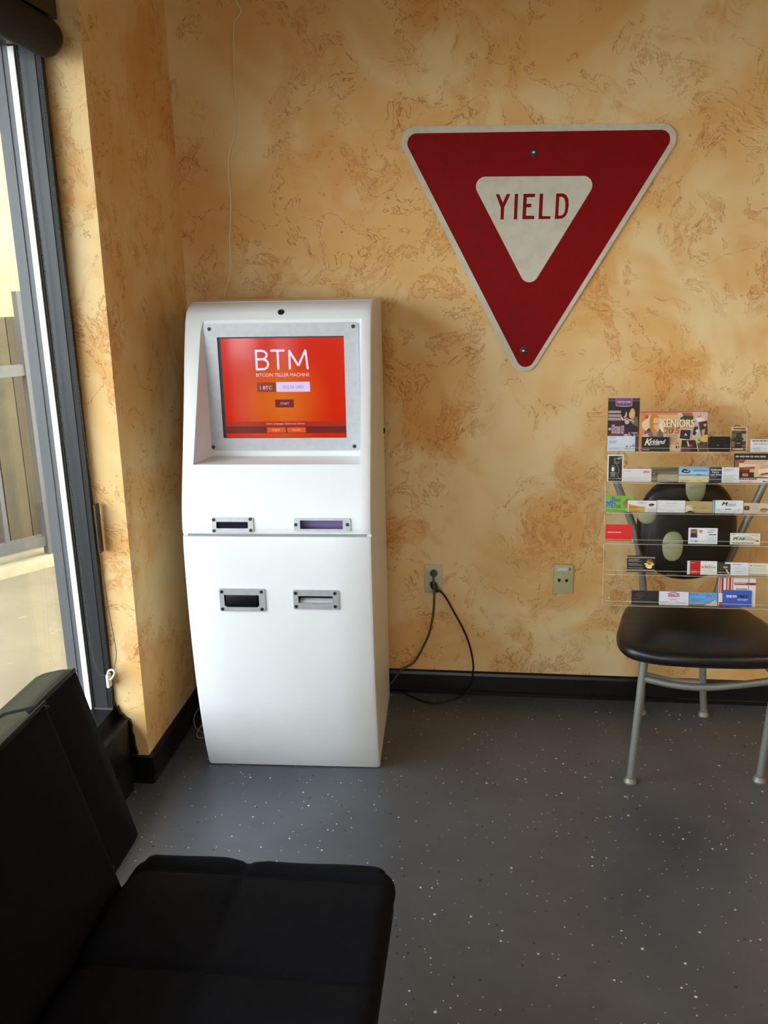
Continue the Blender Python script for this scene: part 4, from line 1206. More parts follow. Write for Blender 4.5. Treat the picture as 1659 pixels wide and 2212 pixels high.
def egg(px_, py_, w_, h_):
    c = on_y(px_, py_, bc.y-BT*0.92); sc_ = (c-CAM).dot(CF)/FPX
    V, F = [], []; ns = 28
    for s, d in ((1.0, -0.002), (0.97, 0.003), (0.85, 0.0065), (0.6, 0.009), (0.25, 0.010)):
        for k in range(ns):
            a = 2*pi*k/ns; cx, sz = cos(a), sin(a)
            kk = 1.0/(abs(cx)**2.5+abs(sz)**2.5)**(1/2.5)
            zz = h_/2*sc_*s*kk*sz; wid = 1.0-0.12*max(0, -sz)
            yb = 0.10*((c.z+zz)-bc.z)
            V.append(Vector((c.x+w_/2*sc_*s*kk*cx*wid, c.y-d+yb, c.z+zz)))
    for i in range(4):
        for k in range(ns): F.append((i*ns+k, i*ns+(k+1) % ns, (i+1)*ns+(k+1) % ns, (i+1)*ns+k))
    F.append(tuple(range(ns))); F.append(tuple(4*ns+k for k in range(ns)))
    o = mk('oval_inlay', V, F, M_PAD, bk, smooth=60); o['label'] = 'pale green oval inlay'
for e in ((1505, 1056, 43, 66), (1398, 1110, 41, 46), (1452, 1179, 45, 66)): egg(*e)
tube('back_bar', [cpt(1381, 1195, 2.905), cpt(1480, 1198, 2.918), cpt(1577, 1203, 2.905)], TR*0.85, M_TUBE, chair, 10, 4)

# ================================================================== ACRYLIC CARD RACK + CARDS
RT = 0.20
RN = Vector((0, -1, RT)).normalized()            # out of the rack toward the viewer
RS = Vector((0, RT, 1)).normalized()             # up along the rack
RP = Vector((0, 2.655, 0.55))
def rk(x, y, d=0.0):
    """pixel -> (X, s) on the rack sheet, d in front of it"""
    p = on_plane(x, y, RP+RN*d, RN)-RP-RN*d
    return p.x, p.dot(RS)
def rpos(X, s, d=0.0): return Vector((X, RP.y, RP.z))+RS*s+RN*d
rows = [rk(1450, y)[1] for y in (975.5, 1041.5, 1107, 1173, 1239, 1306)]
RX0, RX1 = rk(1306, 1150)[0], 0.985
s_bot = (ST+0.0065-RP.z)/RS.z; s_top = rows[0]+0.035
rack = empty('card_rack', rpos((RX0+RX1)/2, s_bot), 'clear acrylic tiered card rack standing on the chair seat', 'card rack')
def rbox(name, X0, X1, s0, s1, d0, d1, m, parent=rack):
    vs = [rpos(x, s, d) for x, s, d in box_vf(X0, X1, s0, s1, d0, d1)[0]]
    return mk(name, vs, box_vf(0, 1, 0, 1, 0, 1)[1], m, parent)
rbox('back_sheet', RX0, RX1, s_bot, s_top, -0.006, -0.003, M_ACRYL)
for a, b in ((rows[5]-0.002, rows[5]+0.012), (rows[5]+0.022, rows[4]-0.006), (rows[4]+0.004, rows[3]-0.006), (rows[3]+0.05, rows[2]-0.006), (rows[2]+0.01, rows[1]-0.002)):
    rbox('polished_edge', RX0-0.0012, RX0, a, b, -0.006, -0.003, M_ACRYL_E)
for i, s in enumerate(rows):
    rbox('shelf', RX0+0.002, RX1, s-0.003, s, -0.003, 0.022, M_ACRYL)
    rbox('shelf_lip', RX0+0.002, RX1, s-0.003, s+0.010, 0.022, 0.0245, M_ACRYL)
    rbox('lip_edge', RX0+0.002, RX1, s+0.010, s+0.0112, 0.022, 0.0245, M_ACRYL_E)
    rbox('lip_edge', RX0+0.002, RX1, s-0.0042, s-0.003, 0.019, 0.0245, M_ACRYL_E)
for X in (0.56, 0.82):
    a_, b_ = Vector((X, 2.712, 0.80)), Vector((X, 2.835, ST+0.0045)); dv_ = (b_-a_).normalized(); nv_ = Vector((0, -dv_.z, dv_.y))
    obox('easel_leg', a_, EX, dv_, nv_, -0.02, 0.02, 0, (b_-a_).length, -0.0015, 0.0015, M_ACRYL, rack)
for q in ((1317, 1292),):
    X, s = rk(*q); lathe('rack_screw', rpos(X, s, -0.003), RN, [(0.0035, 0), (0.0035, 0.002), (0.002, 0.003)], mat('zinc', rgb(196, 194, 186), 0.3, 0.7), rack, 12)

def card(box_, col, label, d=0.004, name='business_card', cat='business card', group='cards on the acrylic rack', thick=0.0006, row=None, lean=0.0):
    """flat card lying on the rack sheet; returns (object, Print)"""
    x0, y0, x1, y1 = box_
    xm, ym = (x0+x1)/2, (y0+y1)/2
    X0 = rk(x0, ym, d)[0]; X1 = rk(x1, ym, d)[0]; S1 = rk(xm, y0, d)[1]; S0 = rk(xm, y1, d)[1]
    if row is not None: S0 = rows[row]+0.0002
    w_, h_ = X1-X0, S1-S0
    vs = [rpos(X0+a*w_, S0+b*h_, d-c*thick) for c in (1, 0) for a, b in ((0, 0), (1, 0), (1, 1), (0, 1))]
    fs = [(0, 3, 2, 1), (4, 5, 6, 7), (0, 1, 5, 4), (1, 2, 6, 5), (2, 3, 7, 6), (3, 0, 4, 7)]
    o = mk(name, vs, fs, mat('paper_%d_%d_%d' % col, rgb(*col), 0.45))
    tag(o, label, cat, group)
    return o, Print(rpos(X0, S0, d), EX, RS, RN, w_, h_)
GR, DG = (150, 152, 158), (110, 112, 120)

# --- top row
o, p = card((1313, 860, 1381, 973.5), (48, 30, 24), 'dark catalog with a purple title tab and two seated women on its cover', 0.003, 'catalog', 'catalog', None, 0.004, 0)
def cz(x, y): return ((x-185)/(1120-185), 1-(y-150)/(1712-150))
def cr_(x0, y0, x1, y1, c): a = cz(x0, y1); b = cz(x1, y0); p.rect(a[0], a[1], b[0], b[1], c)
cr_(185, 150, 1120, 180, (104, 60, 38)); cr_(185, 195, 1120, 245, (98, 78, 66)); cr_(185, 255, 1120, 500, (40, 27, 22))
for y in (515, 625, 725): cr_(190, y, 590, y+78, (170, 154, 152))
cr_(185, 820, 1120, 1215, (74, 28, 24)); cr_(185, 820, 300, 1020, (36, 30, 26))
cr_(185, 1215, 1120, 1270, (106, 68, 44)); cr_(1000, 1270, 1120, 1712, (96, 66, 44))
for x0_, x1_, y0_ in ((300, 390, 930), (400, 560, 980), (580, 665, 960)): cr_(x0_, y0_, x1_, 1195, (176, 150, 172)); cr_(x0_+20, y0_+60, x0_+50, y0_+110, (110, 74, 110)); cr_(x0_+45, y0_+140, x0_+75, y0_+180, (110, 74, 110))
cr_(205, 1020, 285, 1095, (200, 164, 140))
def cpoly(pts, c): p.poly([cz(*q) for q in pts], c)
def cell(x, y, rx, ry, c): a = cz(x, y); p.ell(a[0], a[1], rx/935, ry/935, c)
cpoly([(590, 700), (700, 690), (740, 820), (690, 960), (640, 900), (570, 830)], (30, 22, 24))
cpoly([(560, 700), (610, 680), (640, 760), (720, 740), (790, 730), (700, 800), (600, 810)], (214, 178, 160))
cell(670, 570, 105, 105, (34, 24, 22)); cell(690, 630, 55, 60, (212, 168, 146)); cell(640, 560, 70, 80, (34, 24, 22))
cpoly([(940, 700), (1050, 690), (1080, 800), (1075, 1000), (900, 980), (860, 760)], (112, 100, 80))
cpoly([(680, 900), (860, 880), (1060, 980), (1075, 1130), (720, 1140)], (36, 28, 36))
cpoly([(790, 750), (960, 820), (960, 870), (790, 790)], (214, 178, 160)); cell(750, 850, 70, 40, (190, 178, 190))
cell(905, 610, 80, 100, (206, 160, 88)); cell(850, 640, 48, 55, (218, 170, 144)); cell(900, 590, 60, 66, (220, 176, 104))
cr_(800, 1150, 1075, 1270, (172, 140, 164)); cell(870, 1190, 35, 25, (84, 50, 70)); cell(920, 1230, 45, 28, (84, 50, 70)); cell(1030, 1220, 30, 26, (84, 50, 70))
cell(730, 1240, 70, 24, (206, 172, 150))
cpoly([(400, 150), (890, 150), (890, 370), (860, 390), (760, 400), (640, 405), (430, 390), (400, 370)], (196, 160, 190))
cpoly([(415, 150), (875, 150), (875, 362), (850, 378), (440, 378), (415, 360)], (124, 72, 130))
a = cz(440, 325); b = cz(830, 205); p.text('thirty-one', a[0], a[1], b[0], b[1], (232, 214, 232), 0.15)
p.done('print', o)

o, p = card((1312, 942, 1372, 973), (206, 216, 226), 'pale blue business card in front of the dark catalog', 0.0085, row=0)
p.lines(0.06, 0.80, 0.32, 0.97, 2, GR, seed=2); p.lines(0.06, 0.5, 0.5, 0.72, 2, DG, seed=3); p.lines(0.06, 0.1, 0.5, 0.3, 2, (176, 182, 190), seed=4)
p.rect(0.62, 0.165, 0.98, 0.185, (70, 86, 110)); p.ell(0.935, 0.36, 0.05, 0.05, (62, 110, 170)); p.rect(0.92, 0.44, 0.95, 0.50, (62, 110, 170)); p.rect(0.66, 0.26, 0.74, 0.38, (120, 130, 146)); p.rect(0.80, 0.28, 0.86, 0.37, (120, 130, 146)); p.line([(0.62, 0.22), (0.7, 0.175)], 0.012, (70, 86, 110))
p.done('print', o)

o, p = card((1382, 889, 1529, 975), (226, 176, 124), 'orange photo postcard reading SENIORS 2015', 0.003, 'postcard', 'postcard', None, 0.0006, 0)
def cz(x, y): return ((x-20)/(1548-20), 1-(y-100)/(992-100))
def cr_(x0, y0, x1, y1, c): a = cz(x0, y1); b = cz(x1, y0); p.rect(a[0], a[1], b[0], b[1], c)
def cell(x, y, rx, ry, c): a = cz(x, y); p.ell(a[0], a[1], rx/1528, ry/1528, c, 18)
for k, c in enumerate(((158, 62, 40), (176, 86, 52), (196, 112, 72), (210, 138, 90), (220, 160, 108))):
    cr_(20, 100+k*10, 160-k*26+40, 992, c) if k < 4 else None
for k, c in enumerate(((182, 88, 66), (200, 118, 90), (214, 146, 110))): cr_(20+k*60, 100+k*18, 1548-k*60, 130+k*24, c)
cell(330, 400, 270, 300, (236, 204, 156))
cr_(700, 620, 980, 992, (226, 184, 130))
cpoly([(130, 560), (220, 470), (470, 480), (540, 560), (560, 680), (150, 680)], (70, 66, 84))
for k in range(6): p.line([cz(150, 560+k*22), cz(540, 545+k*24)], 0.004, (176, 172, 176))
cpoly([(230, 300), (260, 180), (370, 140), (450, 230), (440, 330), (400, 480), (420, 640), (330, 640), (270, 520), (235, 420)], (206, 142, 56))
cell(385, 300, 88, 110, (232, 178, 136)); cpoly([(240, 260), (290, 160), (400, 150), (430, 230), (330, 250), (300, 360), (320, 520), (260, 500), (235, 400)], (198, 132, 50))
cell(390, 258, 14, 8, (70, 46, 34)); cell(312, 292, 12, 8, (70, 46, 34)); cell(385, 370, 26, 8, (196, 110, 92)); cpoly([(330, 400), (440, 395), (470, 500), (420, 560), (350, 470)], (230, 178, 138))
cpoly([(100, 620), (200, 590), (240, 670), (90, 680)], (232, 180, 136)); cpoly([(450, 400), (520, 330), (560, 560), (500, 540)], (240, 226, 178))
# collage pictures
cpoly([(850, 130), (1190, 110), (1230, 260), (900, 300)], (206, 190, 178)); cpoly([(950, 130), (1180, 120), (1200, 180), (990, 210)], (176, 94, 48)); cpoly([(920, 240), (1000, 190), (1210, 190), (1220, 290), (930, 290)], (70, 68, 40))
cpoly([(1200, 110), (1530, 110), (1520, 300), (1250, 420)], (208, 180, 176)); cell(1340, 190, 46, 70, (196, 112, 88)); cell(1335, 175, 30, 44, (232, 186, 162)); cpoly([(1280, 240), (1400, 230), (1480, 290), (1300, 330)], (238, 226, 220))
cpoly([(1330, 340), (1520, 300), (1545, 610), (1410, 630)], (70, 48, 36)); cell(1470, 420, 60, 100, (46, 30, 24)); cell(1478, 400, 36, 52, (206, 150, 118)); cpoly([(1400, 520), (1480, 480), (1470, 620), (1420, 625)], (206, 150, 118))
cpoly([(1200, 450), (1330, 410), (1400, 660), (1195, 700)], (186, 184, 182)); cpoly([(1230, 450), (1320, 430), (1330, 520), (1250, 640), (1205, 600)], (40, 38, 38)); cell(1310, 530, 40, 60, (206, 204, 202))
cpoly([(925, 480), (1185, 495), (1160, 740), (905, 715)], (220, 208, 196)); cpoly([(940, 500), (1170, 512), (1148, 725), (918, 700)], (50, 34, 32)); cpoly([(1010, 660), (1045, 575), (1090, 640), (1060, 640), (1040, 620)], (206, 204, 204))
cpoly([(970, 735), (1260, 735), (1340, 992), (950, 992)], (48, 26, 24)); cpoly([(1080, 760), (1110, 755), (1150, 870), (1110, 880)], (214, 178, 168)); cpoly([(1140, 840), (1210, 830), (1220, 880), (1150, 890)], (190, 40, 34)); p.lines(*cz(960, 985), *cz(1210, 880), 5, (150, 120, 110), seed=9)
cpoly([(1270, 705), (1540, 640), (1548, 992), (1350, 992)], (206, 180, 96)); cpoly([(1310, 800), (1540, 770), (1548, 992), (1355, 992)], (96, 58, 46)); cell(1355, 740, 26, 30, (70, 60, 34)); cell(1410, 800, 40, 70, (58, 44, 50))
p.line([cz(1265, 700), cz(1355, 992)], 0.006, (222, 206, 190))
a = cz(520, 455); b = cz(1235, 275); p.text('SENIORS', a[0]+0.004, a[1]-0.012, b[0]+0.004, b[1]-0.012, (110, 70, 40), bold=0.010); p.text('SENIORS', a[0], a[1], b[0], b[1], (244, 228, 186), bold=0.008)
a = cz(565, 590); b = cz(740, 475); p.text('20', a[0], a[1], b[0], b[1], (110, 64, 30), 0.2); a = cz(735, 590); b = cz(890, 465); p.text('15', a[0], a[1], b[0], b[1], (200, 40, 28), 0.2)
p.lines(*cz(560, 780), *cz(860, 615), 5, (90, 110, 110), seed=5, align='r')
a = cz(690, 838); b = cz(905, 795); p.text('437-1779', a[0], a[1], b[0], b[1], (40, 34, 30))
cr_(832, 865, 905, 925, (62, 58, 120)); a = cz(870, 922); b = cz(892, 872); p.text('f', a[0], a[1], b[0], b[1], (226, 226, 236))
p.done('print', o)

o, p = card((1386, 944, 1446, 974.5), (26, 25, 24), 'black business card with white script reading Kirkland', 0.0085, row=0)
p.text('K', 0.10, 0.42, 0.30, 0.90, (236, 234, 228), 0.35, bold=0.012); p.text('irkland', 0.27, 0.52, 0.80, 0.84, (236, 234, 228), 0.3, bold=0.008)
p.lines(0.30, 0.40, 0.83, 0.50, 1, (200, 198, 192), 0.6, 4); p.lines(0.03, 0.06, 0.33, 0.16, 1, (190, 188, 182), 0.5, 5); p.lines(0.75, 0.02, 0.97, 0.08, 1, (90, 88, 84), 0.5, 6)
p.done('print', o)

# black plastic card box
X0 = rk(1530.5, 960, 0.012)[0]; X1 = rk(1576, 960, 0.012)[0]; S1 = rk(1553, 943, 0.018)[1]; S0 = rows[0]+0.0004
vs = []
oL = rrect(X0, X1, S0, S1, 0.005, 4)
o = plate('card_case', oL, [], rpos(0, 0, 0.001), EX, RS, RN, 0.019, M_BLACKPL)
tag(o, 'black plastic card case between the postcard and the hang tag', 'card case')
P2 = Print(rpos(X0, S0, 0.020), EX, RS, RN, X1-X0, S1-S0)
P2.lines(0.36, 0.38, 0.48, 0.46, 1, (150, 150, 150), 0.5, 2); P2.lines(0.7, 0.38, 0.92, 0.46, 1, (40, 60, 130), 0.6, 3); P2.done('print', o)

o, p = card((1579, 922, 1614, 975), (206, 176, 128), 'small packet with a dark birdhouse picture beside the black card case', 0.005, 'hang_tag', 'packet', None, 0.003, 0)
def cz(x, y): return ((x-705)/(1125-705), 1-(y-255)/(890-255))
def cr_(x0, y0, x1, y1, c): a = cz(x0, y1); b = cz(x1, y0); p.rect(a[0], a[1], b[0], b[1], c)
cr_(720, 350, 1095, 860, (72, 48, 30)); cpoly([(750, 290), (1090, 290), (1060, 325), (780, 325)], (86, 54, 30))
p.lines(*cz(740, 360), *cz(1085, 320), 1, (226, 206, 176), 0.7, 3); p.lines(*cz(750, 400), *cz(1070, 372), 1, (190, 90, 60), 0.7, 4)
cr_(725, 420, 840, 560, (86, 110, 52)); cr_(990, 430, 1090, 620, (150, 160, 150)); cr_(725, 620, 810, 770, (150, 120, 80)); cr_(985, 710, 1080, 770, (156, 84, 60))
cpoly([(900, 430), (1040, 570), (1000, 590), (1000, 770), (815, 770), (815, 590), (790, 570)], (34, 36, 34)); a = cz(900, 600); p.ell(a[0], a[1], 0.2, 0.26, (52, 54, 50)); cr_(850, 655, 945, 690, (150, 150, 144)); cr_(830, 600, 970, 765, (26, 27, 26)); cr_(850, 655, 945, 685, (140, 140, 134))
p.lines(*cz(760, 850), *cz(1080, 805), 1, (230, 200, 170), 0.8, 5); p.done('print', o)
o2 = rpos(0, 0)
X0 = rk(1586, 922, 0.004)[0]; X1 = rk(1600, 922, 0.004)[0]; s_ = rk(1593, 922, 0.004)[1]
tube('hanger_loop', [rpos(X0, s_-0.002, 0.003), rpos(X0+0.004, s_+0.004, 0.003), rpos(X1-0.004, s_+0.004, 0.003), rpos(X1, s_-0.001, 0.003)], 0.001, M_BLACKPL, o, 6, 4)

o, p = card((1621, 949, 1684, 977), (226, 226, 230), 'white card with dark heading beside the birdhouse packet', 0.006, row=0)
p.lines(0.06, 0.8, 0.95, 0.92, 1, (70, 74, 84), 0.7, 3); p.lines(0.1, 0.55, 0.95, 0.74, 2, GR, 0.5, 4); p.lines(0.1, 0.1, 0.5, 0.42, 4, (180, 182, 186), 0.5, 5); p.ell(0.8, 0.33, 0.05, 0.03, (60, 60, 62)); p.done('print', o)

# --- second row
o, p = card((1312, 982, 1346, 1038.5), (232, 226, 224), 'tall white-edged black card at the end of its shelf', 0.004, row=1)
p.rect(0.08, 0.02, 0.93, 0.95, (34, 30, 28)); p.ell(0.36, 0.46, 0.17, 0.17, (86, 84, 82)); p.ell(0.36, 0.46, 0.08, 0.08, (236, 236, 236))
p.line([(0.75, 0.92), (0.45, 0.78), (0.6, 0.62), (0.75, 0.42), (0.62, 0.22), (0.85, 0.06)], 0.05, (120, 118, 84)); p.line([(0.5, 0.88), (0.42, 0.8)], 0.06, (150, 160, 50)); p.poly([(0.6, 0.86), (0.9, 0.93), (0.9, 0.86), (0.7, 0.8)], (160, 156, 160))
p.lines(0.12, 0.17, 0.62, 0.34, 3, (176, 174, 170), 0.5, 5, 'c'); p.lines(0.4, 0.66, 0.88, 0.74, 2, (150, 148, 146), 0.5, 6); p.done('print', o)

o, p = card((1346, 1013, 1407, 1039.5), (222, 216, 222), 'white business card with a slanted red ADP mark', 0.005, row=1)
p.poly([(0.70, 0.70), (0.74, 0.86), (0.92, 0.86), (0.92, 0.70)], (196, 60, 84)); p.text('ADP', 0.735, 0.73, 0.90, 0.83, (240, 224, 228)); p.lines(0.1, 0.78, 0.38, 0.88, 1, GR, 0.5, 3); p.lines(0.1, 0.2, 0.9, 0.38, 2, (190, 188, 194), 0.35, 4); p.done('print', o)

o, p = card((1405, 1009, 1466, 1040), (112, 108, 84), 'dull olive card between the white and the beach cards', 0.003, row=1)
p.poly([(0.0, 0.8), (1, 1.0), (1, 0.72), (0, 0.72)], (84, 84, 66)); p.rect(0.04, 0.42, 0.28, 0.68, (96, 76, 36)); p.ell(0.12, 0.55, 0.05, 0.05, (160, 136, 80)); p.rect(0.26, 0.02, 0.98, 0.5, (168, 158, 132)); p.lines(0.4, 0.14, 0.7, 0.24, 1, (120, 112, 90), 0.5, 3); p.lines(0.34, 0.62, 0.7, 0.7, 1, (80, 78, 62), 0.5, 4); p.done('print', o)

o, p = card((1466, 1008, 1531, 1042), (130, 176, 216), 'beach-scene business card with blue sky and yellow sand', 0.007, row=1)
for k in range(6): p.rect(0, 0.94-0.09*(k+1), 1, 1.0-0.09*k, (126+k*9, 170+k*7, 214+k*2))
p.rect(0, 0.4, 1, 0.5, (96, 148, 190)); p.rect(0, 0, 1, 0.36, (224, 206, 140)); p.rect(0, 0.34, 1, 0.42, (176, 200, 190))
p.poly([(0.09, 0.64), (0.1, 0.76), (0.18, 0.86), (0.3, 0.8), (0.38, 0.7), (0.36, 0.6), (0.24, 0.58)], (26, 30, 38)); p.poly([(0.16, 0.68), (0.2, 0.76), (0.25, 0.68), (0.3, 0.75), (0.34, 0.66)], (220, 226, 232)); p.poly([(0.18, 0.84), (0.26, 0.82), (0.22, 0.88)], (190, 110, 60))
p.lines(0.48, 0.66, 0.96, 0.82, 1, (96, 140, 176), 0.6, 2); p.lines(0.58, 0.44, 0.84, 0.52, 1, (40, 70, 110), 0.7, 3); p.lines(0.06, 0.06, 0.4, 0.24, 2, (150, 130, 80), 0.4, 4); p.lines(0.62, 0.06, 0.97, 0.24, 2, (150, 130, 80), 0.4, 5); p.done('print', o)

o, p = card((1532.5, 1009.5, 1596.5, 1043.5), (222, 224, 228), 'navy and white card reading Anderson Injury Law Firm', 0.009, row=1)
p.rect(0, 0, 0.415, 1, (36, 38, 62)); p.text('Anderson', 0.04, 0.78, 0.39, 0.92, (222, 224, 232), bold=0.004); p.text('Injury', 0.09, 0.60, 0.32, 0.75, (222, 224, 232), bold=0.004); p.text('Law Firm', 0.04, 0.46, 0.39, 0.58, (222, 224, 232), bold=0.004); p.lines(0.04, 0.34, 0.36, 0.40, 1, (150, 152, 170), 0.5, 4)
p.lines(0.46, 0.74, 0.9, 0.92, 2, GR, 0.4, 5); p.lines(0.46, 0.04, 0.97, 0.52, 6, (176, 180, 190), 0.4, 6); p.done('print', o)

o, p = card((1585, 979.5, 1690, 1044.5), (60, 38, 30), 'large furniture coupon card behind the navy law firm card', 0.004, 'coupon_card', 'coupon card', None, 0.0006, 1)
p.rect(0, 0.79, 1, 1, (34, 28, 24)); p.lines(0.03, 0.84, 0.98, 0.93, 1, (186, 176, 160), 0.6, 4)
p.rect(0.02, 0.2, 1, 0.78, (206, 170, 140)); p.poly([(0.02, 0.78), (0.12, 0.78), (0.1, 0.55), (0.02, 0.5)], (120, 104, 60)); p.poly([(0.08, 0.76), (0.24, 0.78), (0.2, 0.68), (0.1, 0.68)], (190, 44, 50)); p.poly([(0.1, 0.66), (0.5, 0.62), (0.5, 0.52), (0.12, 0.5)], (226, 206, 176)); p.poly([(0.1, 0.52), (0.46, 0.56), (0.44, 0.48), (0.1, 0.46)], (176, 66, 46))
p.poly([(0.06, 0.46), (0.34, 0.46), (0.3, 0.2), (0.06, 0.2)], (110, 44, 34)); p.rect(0.12, 0.2, 0.42, 0.36, (56, 36, 28)); p.rect(0.18, 0.22, 0.3, 0.32, (190, 130, 96)); p.poly([(0.44, 0.66), (0.56, 0.66), (0.52, 0.18), (0.42, 0.18)], (216, 188, 144)); p.poly([(0.5, 0.46), (1, 0.58), (1, 0.46), (0.52, 0.3)], (232, 214, 176)); p.poly([(0.56, 0.32), (1, 0.44), (1, 0.36), (0.56, 0.26)], (132, 90, 56)); p.poly([(0.55, 0.62), (0.8, 0.76), (1, 0.72), (1, 0.6)], (222, 190, 166)); p.poly([(0.75, 0.66), (0.95, 0.7), (0.85, 0.58)], (200, 84, 60)); p.poly([(0.84, 0.26), (1, 0.3), (1, 0.18), (0.84, 0.18)], (206, 34, 60)); p.poly([(0.6, 0.22), (0.84, 0.3), (0.84, 0.18), (0.6, 0.18)], (236, 222, 190))
p.rect(0, 0.165, 1, 0.2, (52, 28, 26)); p.rect(0, 0, 1, 0.165, (232, 224, 222)); p.lines(0.1, 0.07, 0.52, 0.15, 1, (170, 60, 74), 0.8, 6); p.lines(0.14, 0.015, 0.5, 0.055, 1, (150, 140, 140), 0.5, 7); p.lines(0.6, 0.02, 0.98, 0.07, 1, (90, 80, 86), 0.6, 8); p.done('print', o)

# --- third row
o, p = card((1309, 1071, 1369, 1103), (116, 178, 56), 'bright green card reading Best Dog', 0.004, row=2)
BL = (66, 100, 180)
p.text('B', 0.21, 0.60, 0.325, 0.93, BL, bold=0.02); p.text('est', 0.35, 0.64, 0.535, 0.84, (36, 60, 30)); p.text('D', 0.205, 0.28, 0.33, 0.58, BL, bold=0.02); p.text('og', 0.37, 0.20, 0.52, 0.44, (36, 60, 30))
p.ell(0.10, 0.60, 0.10, 0.13, BL); p.ell(0.05, 0.40, 0.05, 0.05, BL); p.ell(0.15, 0.40, 0.05, 0.05, BL); p.ell(0.09, 0.67, 0.05, 0.055, (150, 150, 220)); p.lines(0.02, 0.10, 0.6, 0.20, 1, (70, 130, 40), 0.5, 4)
p.poly([(0.60, 0.5), (0.68, 0.72), (0.8, 0.8), (0.86, 0.72), (0.82, 0.3), (0.72, 0.26)], (150, 112, 64)); p.poly([(0.72, 0.8), (0.76, 0.72), (0.8, 0.82)], (120, 86, 50)); p.done('print', o)

o, p = card((1356, 1081.5, 1418, 1106), (226, 222, 226), 'white and gold business card with a smiling woman portrait', 0.009, row=2)
p.poly([(0.03, 0.0), (0.03, 0.72), (0.2, 0.6), (0.45, 0.5), (0.61, 0.47), (0.61, 0.0)], (208, 158, 44)); p.poly([(0.03, 0.0), (0.03, 0.5), (0.3, 0.42), (0.45, 0.0)], (190, 138, 30)); p.text('Century 21', 0.34, 0.72, 0.65, 0.93, (50, 46, 44), 0.1); p.lines(0.4, 0.58, 0.62, 0.64, 1, GR, 0.5, 3)
p.ell(0.83, 0.66, 0.10, 0.10, (40, 28, 26)); p.ell(0.80, 0.58, 0.055, 0.085, (134, 82, 60)); p.poly([(0.64, 0.0), (0.68, 0.36), (0.8, 0.3), (0.96, 0.4), (0.98, 0.0)], (206, 196, 206)); p.rect(0.06, 0.44, 0.36, 0.48, (140, 96, 30)); p.done('print', o)

o, p = card((1418.5, 1081, 1480, 1106.5), (222, 218, 224), 'plain white business card with faint grey lines next to the gold card', 0.006, row=2)
p.lines(0.2, 0.68, 0.8, 0.84, 2, (176, 172, 180), 0.4, 3, 'c'); p.lines(0.12, 0.5, 0.86, 0.62, 2, (186, 182, 190), 0.35, 4, 'c'); p.lines(0.38, 0.08, 0.62, 0.16, 1, (170, 168, 176), 0.5, 5, 'c'); p.done('print', o)

o, p = card((1479, 1083, 1540, 1108), (176, 152, 106), 'tan business card with a white bird picture', 0.004, row=2)
p.poly([(0.0, 0.05), (0.05, 0.62), (0.2, 0.66), (0.34, 0.48), (0.26, 0.4), (0.3, 0.1)], (216, 204, 170)); p.poly([(0.02, 0.02), (0.2, 0.2), (0.4, 0.02)], (46, 38, 34)); p.line([(0.18, 0.55), (0.38, 0.4)], 0.02, (120, 84, 40)); p.lines(0.56, 0.38, 0.92, 0.48, 1, (140, 116, 76), 0.6, 3); p.done('print', o)

o, p = card((1539, 1081, 1605, 1110), (224, 226, 232), 'white card with black slanted M logo and teal edge', 0.007, row=2)
p.rect(0, 0, 0.035, 1, (40, 160, 160)); p.rect(0.05, 0, 0.085, 1, (30, 140, 146)); p.text('M', 0.30, 0.60, 0.44, 0.88, (30, 32, 36), 0.35, bold=0.02); p.text('ONARCH', 0.48, 0.62, 0.76, 0.76, (70, 76, 80), 0.1); p.rect(0.44, 0.565, 0.78, 0.59, (40, 110, 110)); p.line([(0.5, 0.8), (0.62, 0.92), (0.78, 0.8)], 0.008, (150, 180, 180))
p.lines(0.42, 0.27, 0.72, 0.36, 1, (60, 62, 70), 0.6, 3); p.lines(0.14, 0.22, 0.3, 0.34, 2, GR, 0.4, 4); p.lines(0.82, 0.22, 0.97, 0.34, 2, GR, 0.4, 5); p.lines(0.14, 0.06, 0.97, 0.16, 2, (170, 172, 180), 0.4, 6); p.done('print', o)

o, p = card((1606, 1087, 1670, 1112), (206, 190, 160), 'beige card with a dark square photo and clasped hands', 0.005, row=2)
p.rect(0.02, 0.32, 0.2, 0.72, (64, 50, 40)); p.ell(0.11, 0.54, 0.03, 0.05, (176, 150, 120)); p.lines(0.24, 0.4, 0.52, 0.9, 4, (176, 164, 144), 0.3, 4); p.poly([(0.55, 0.4), (0.66, 0.56), (0.86, 0.5), (0.86, 0.3), (0.7, 0.14), (0.56, 0.2)], (156, 110, 70)); p.done('print', o)

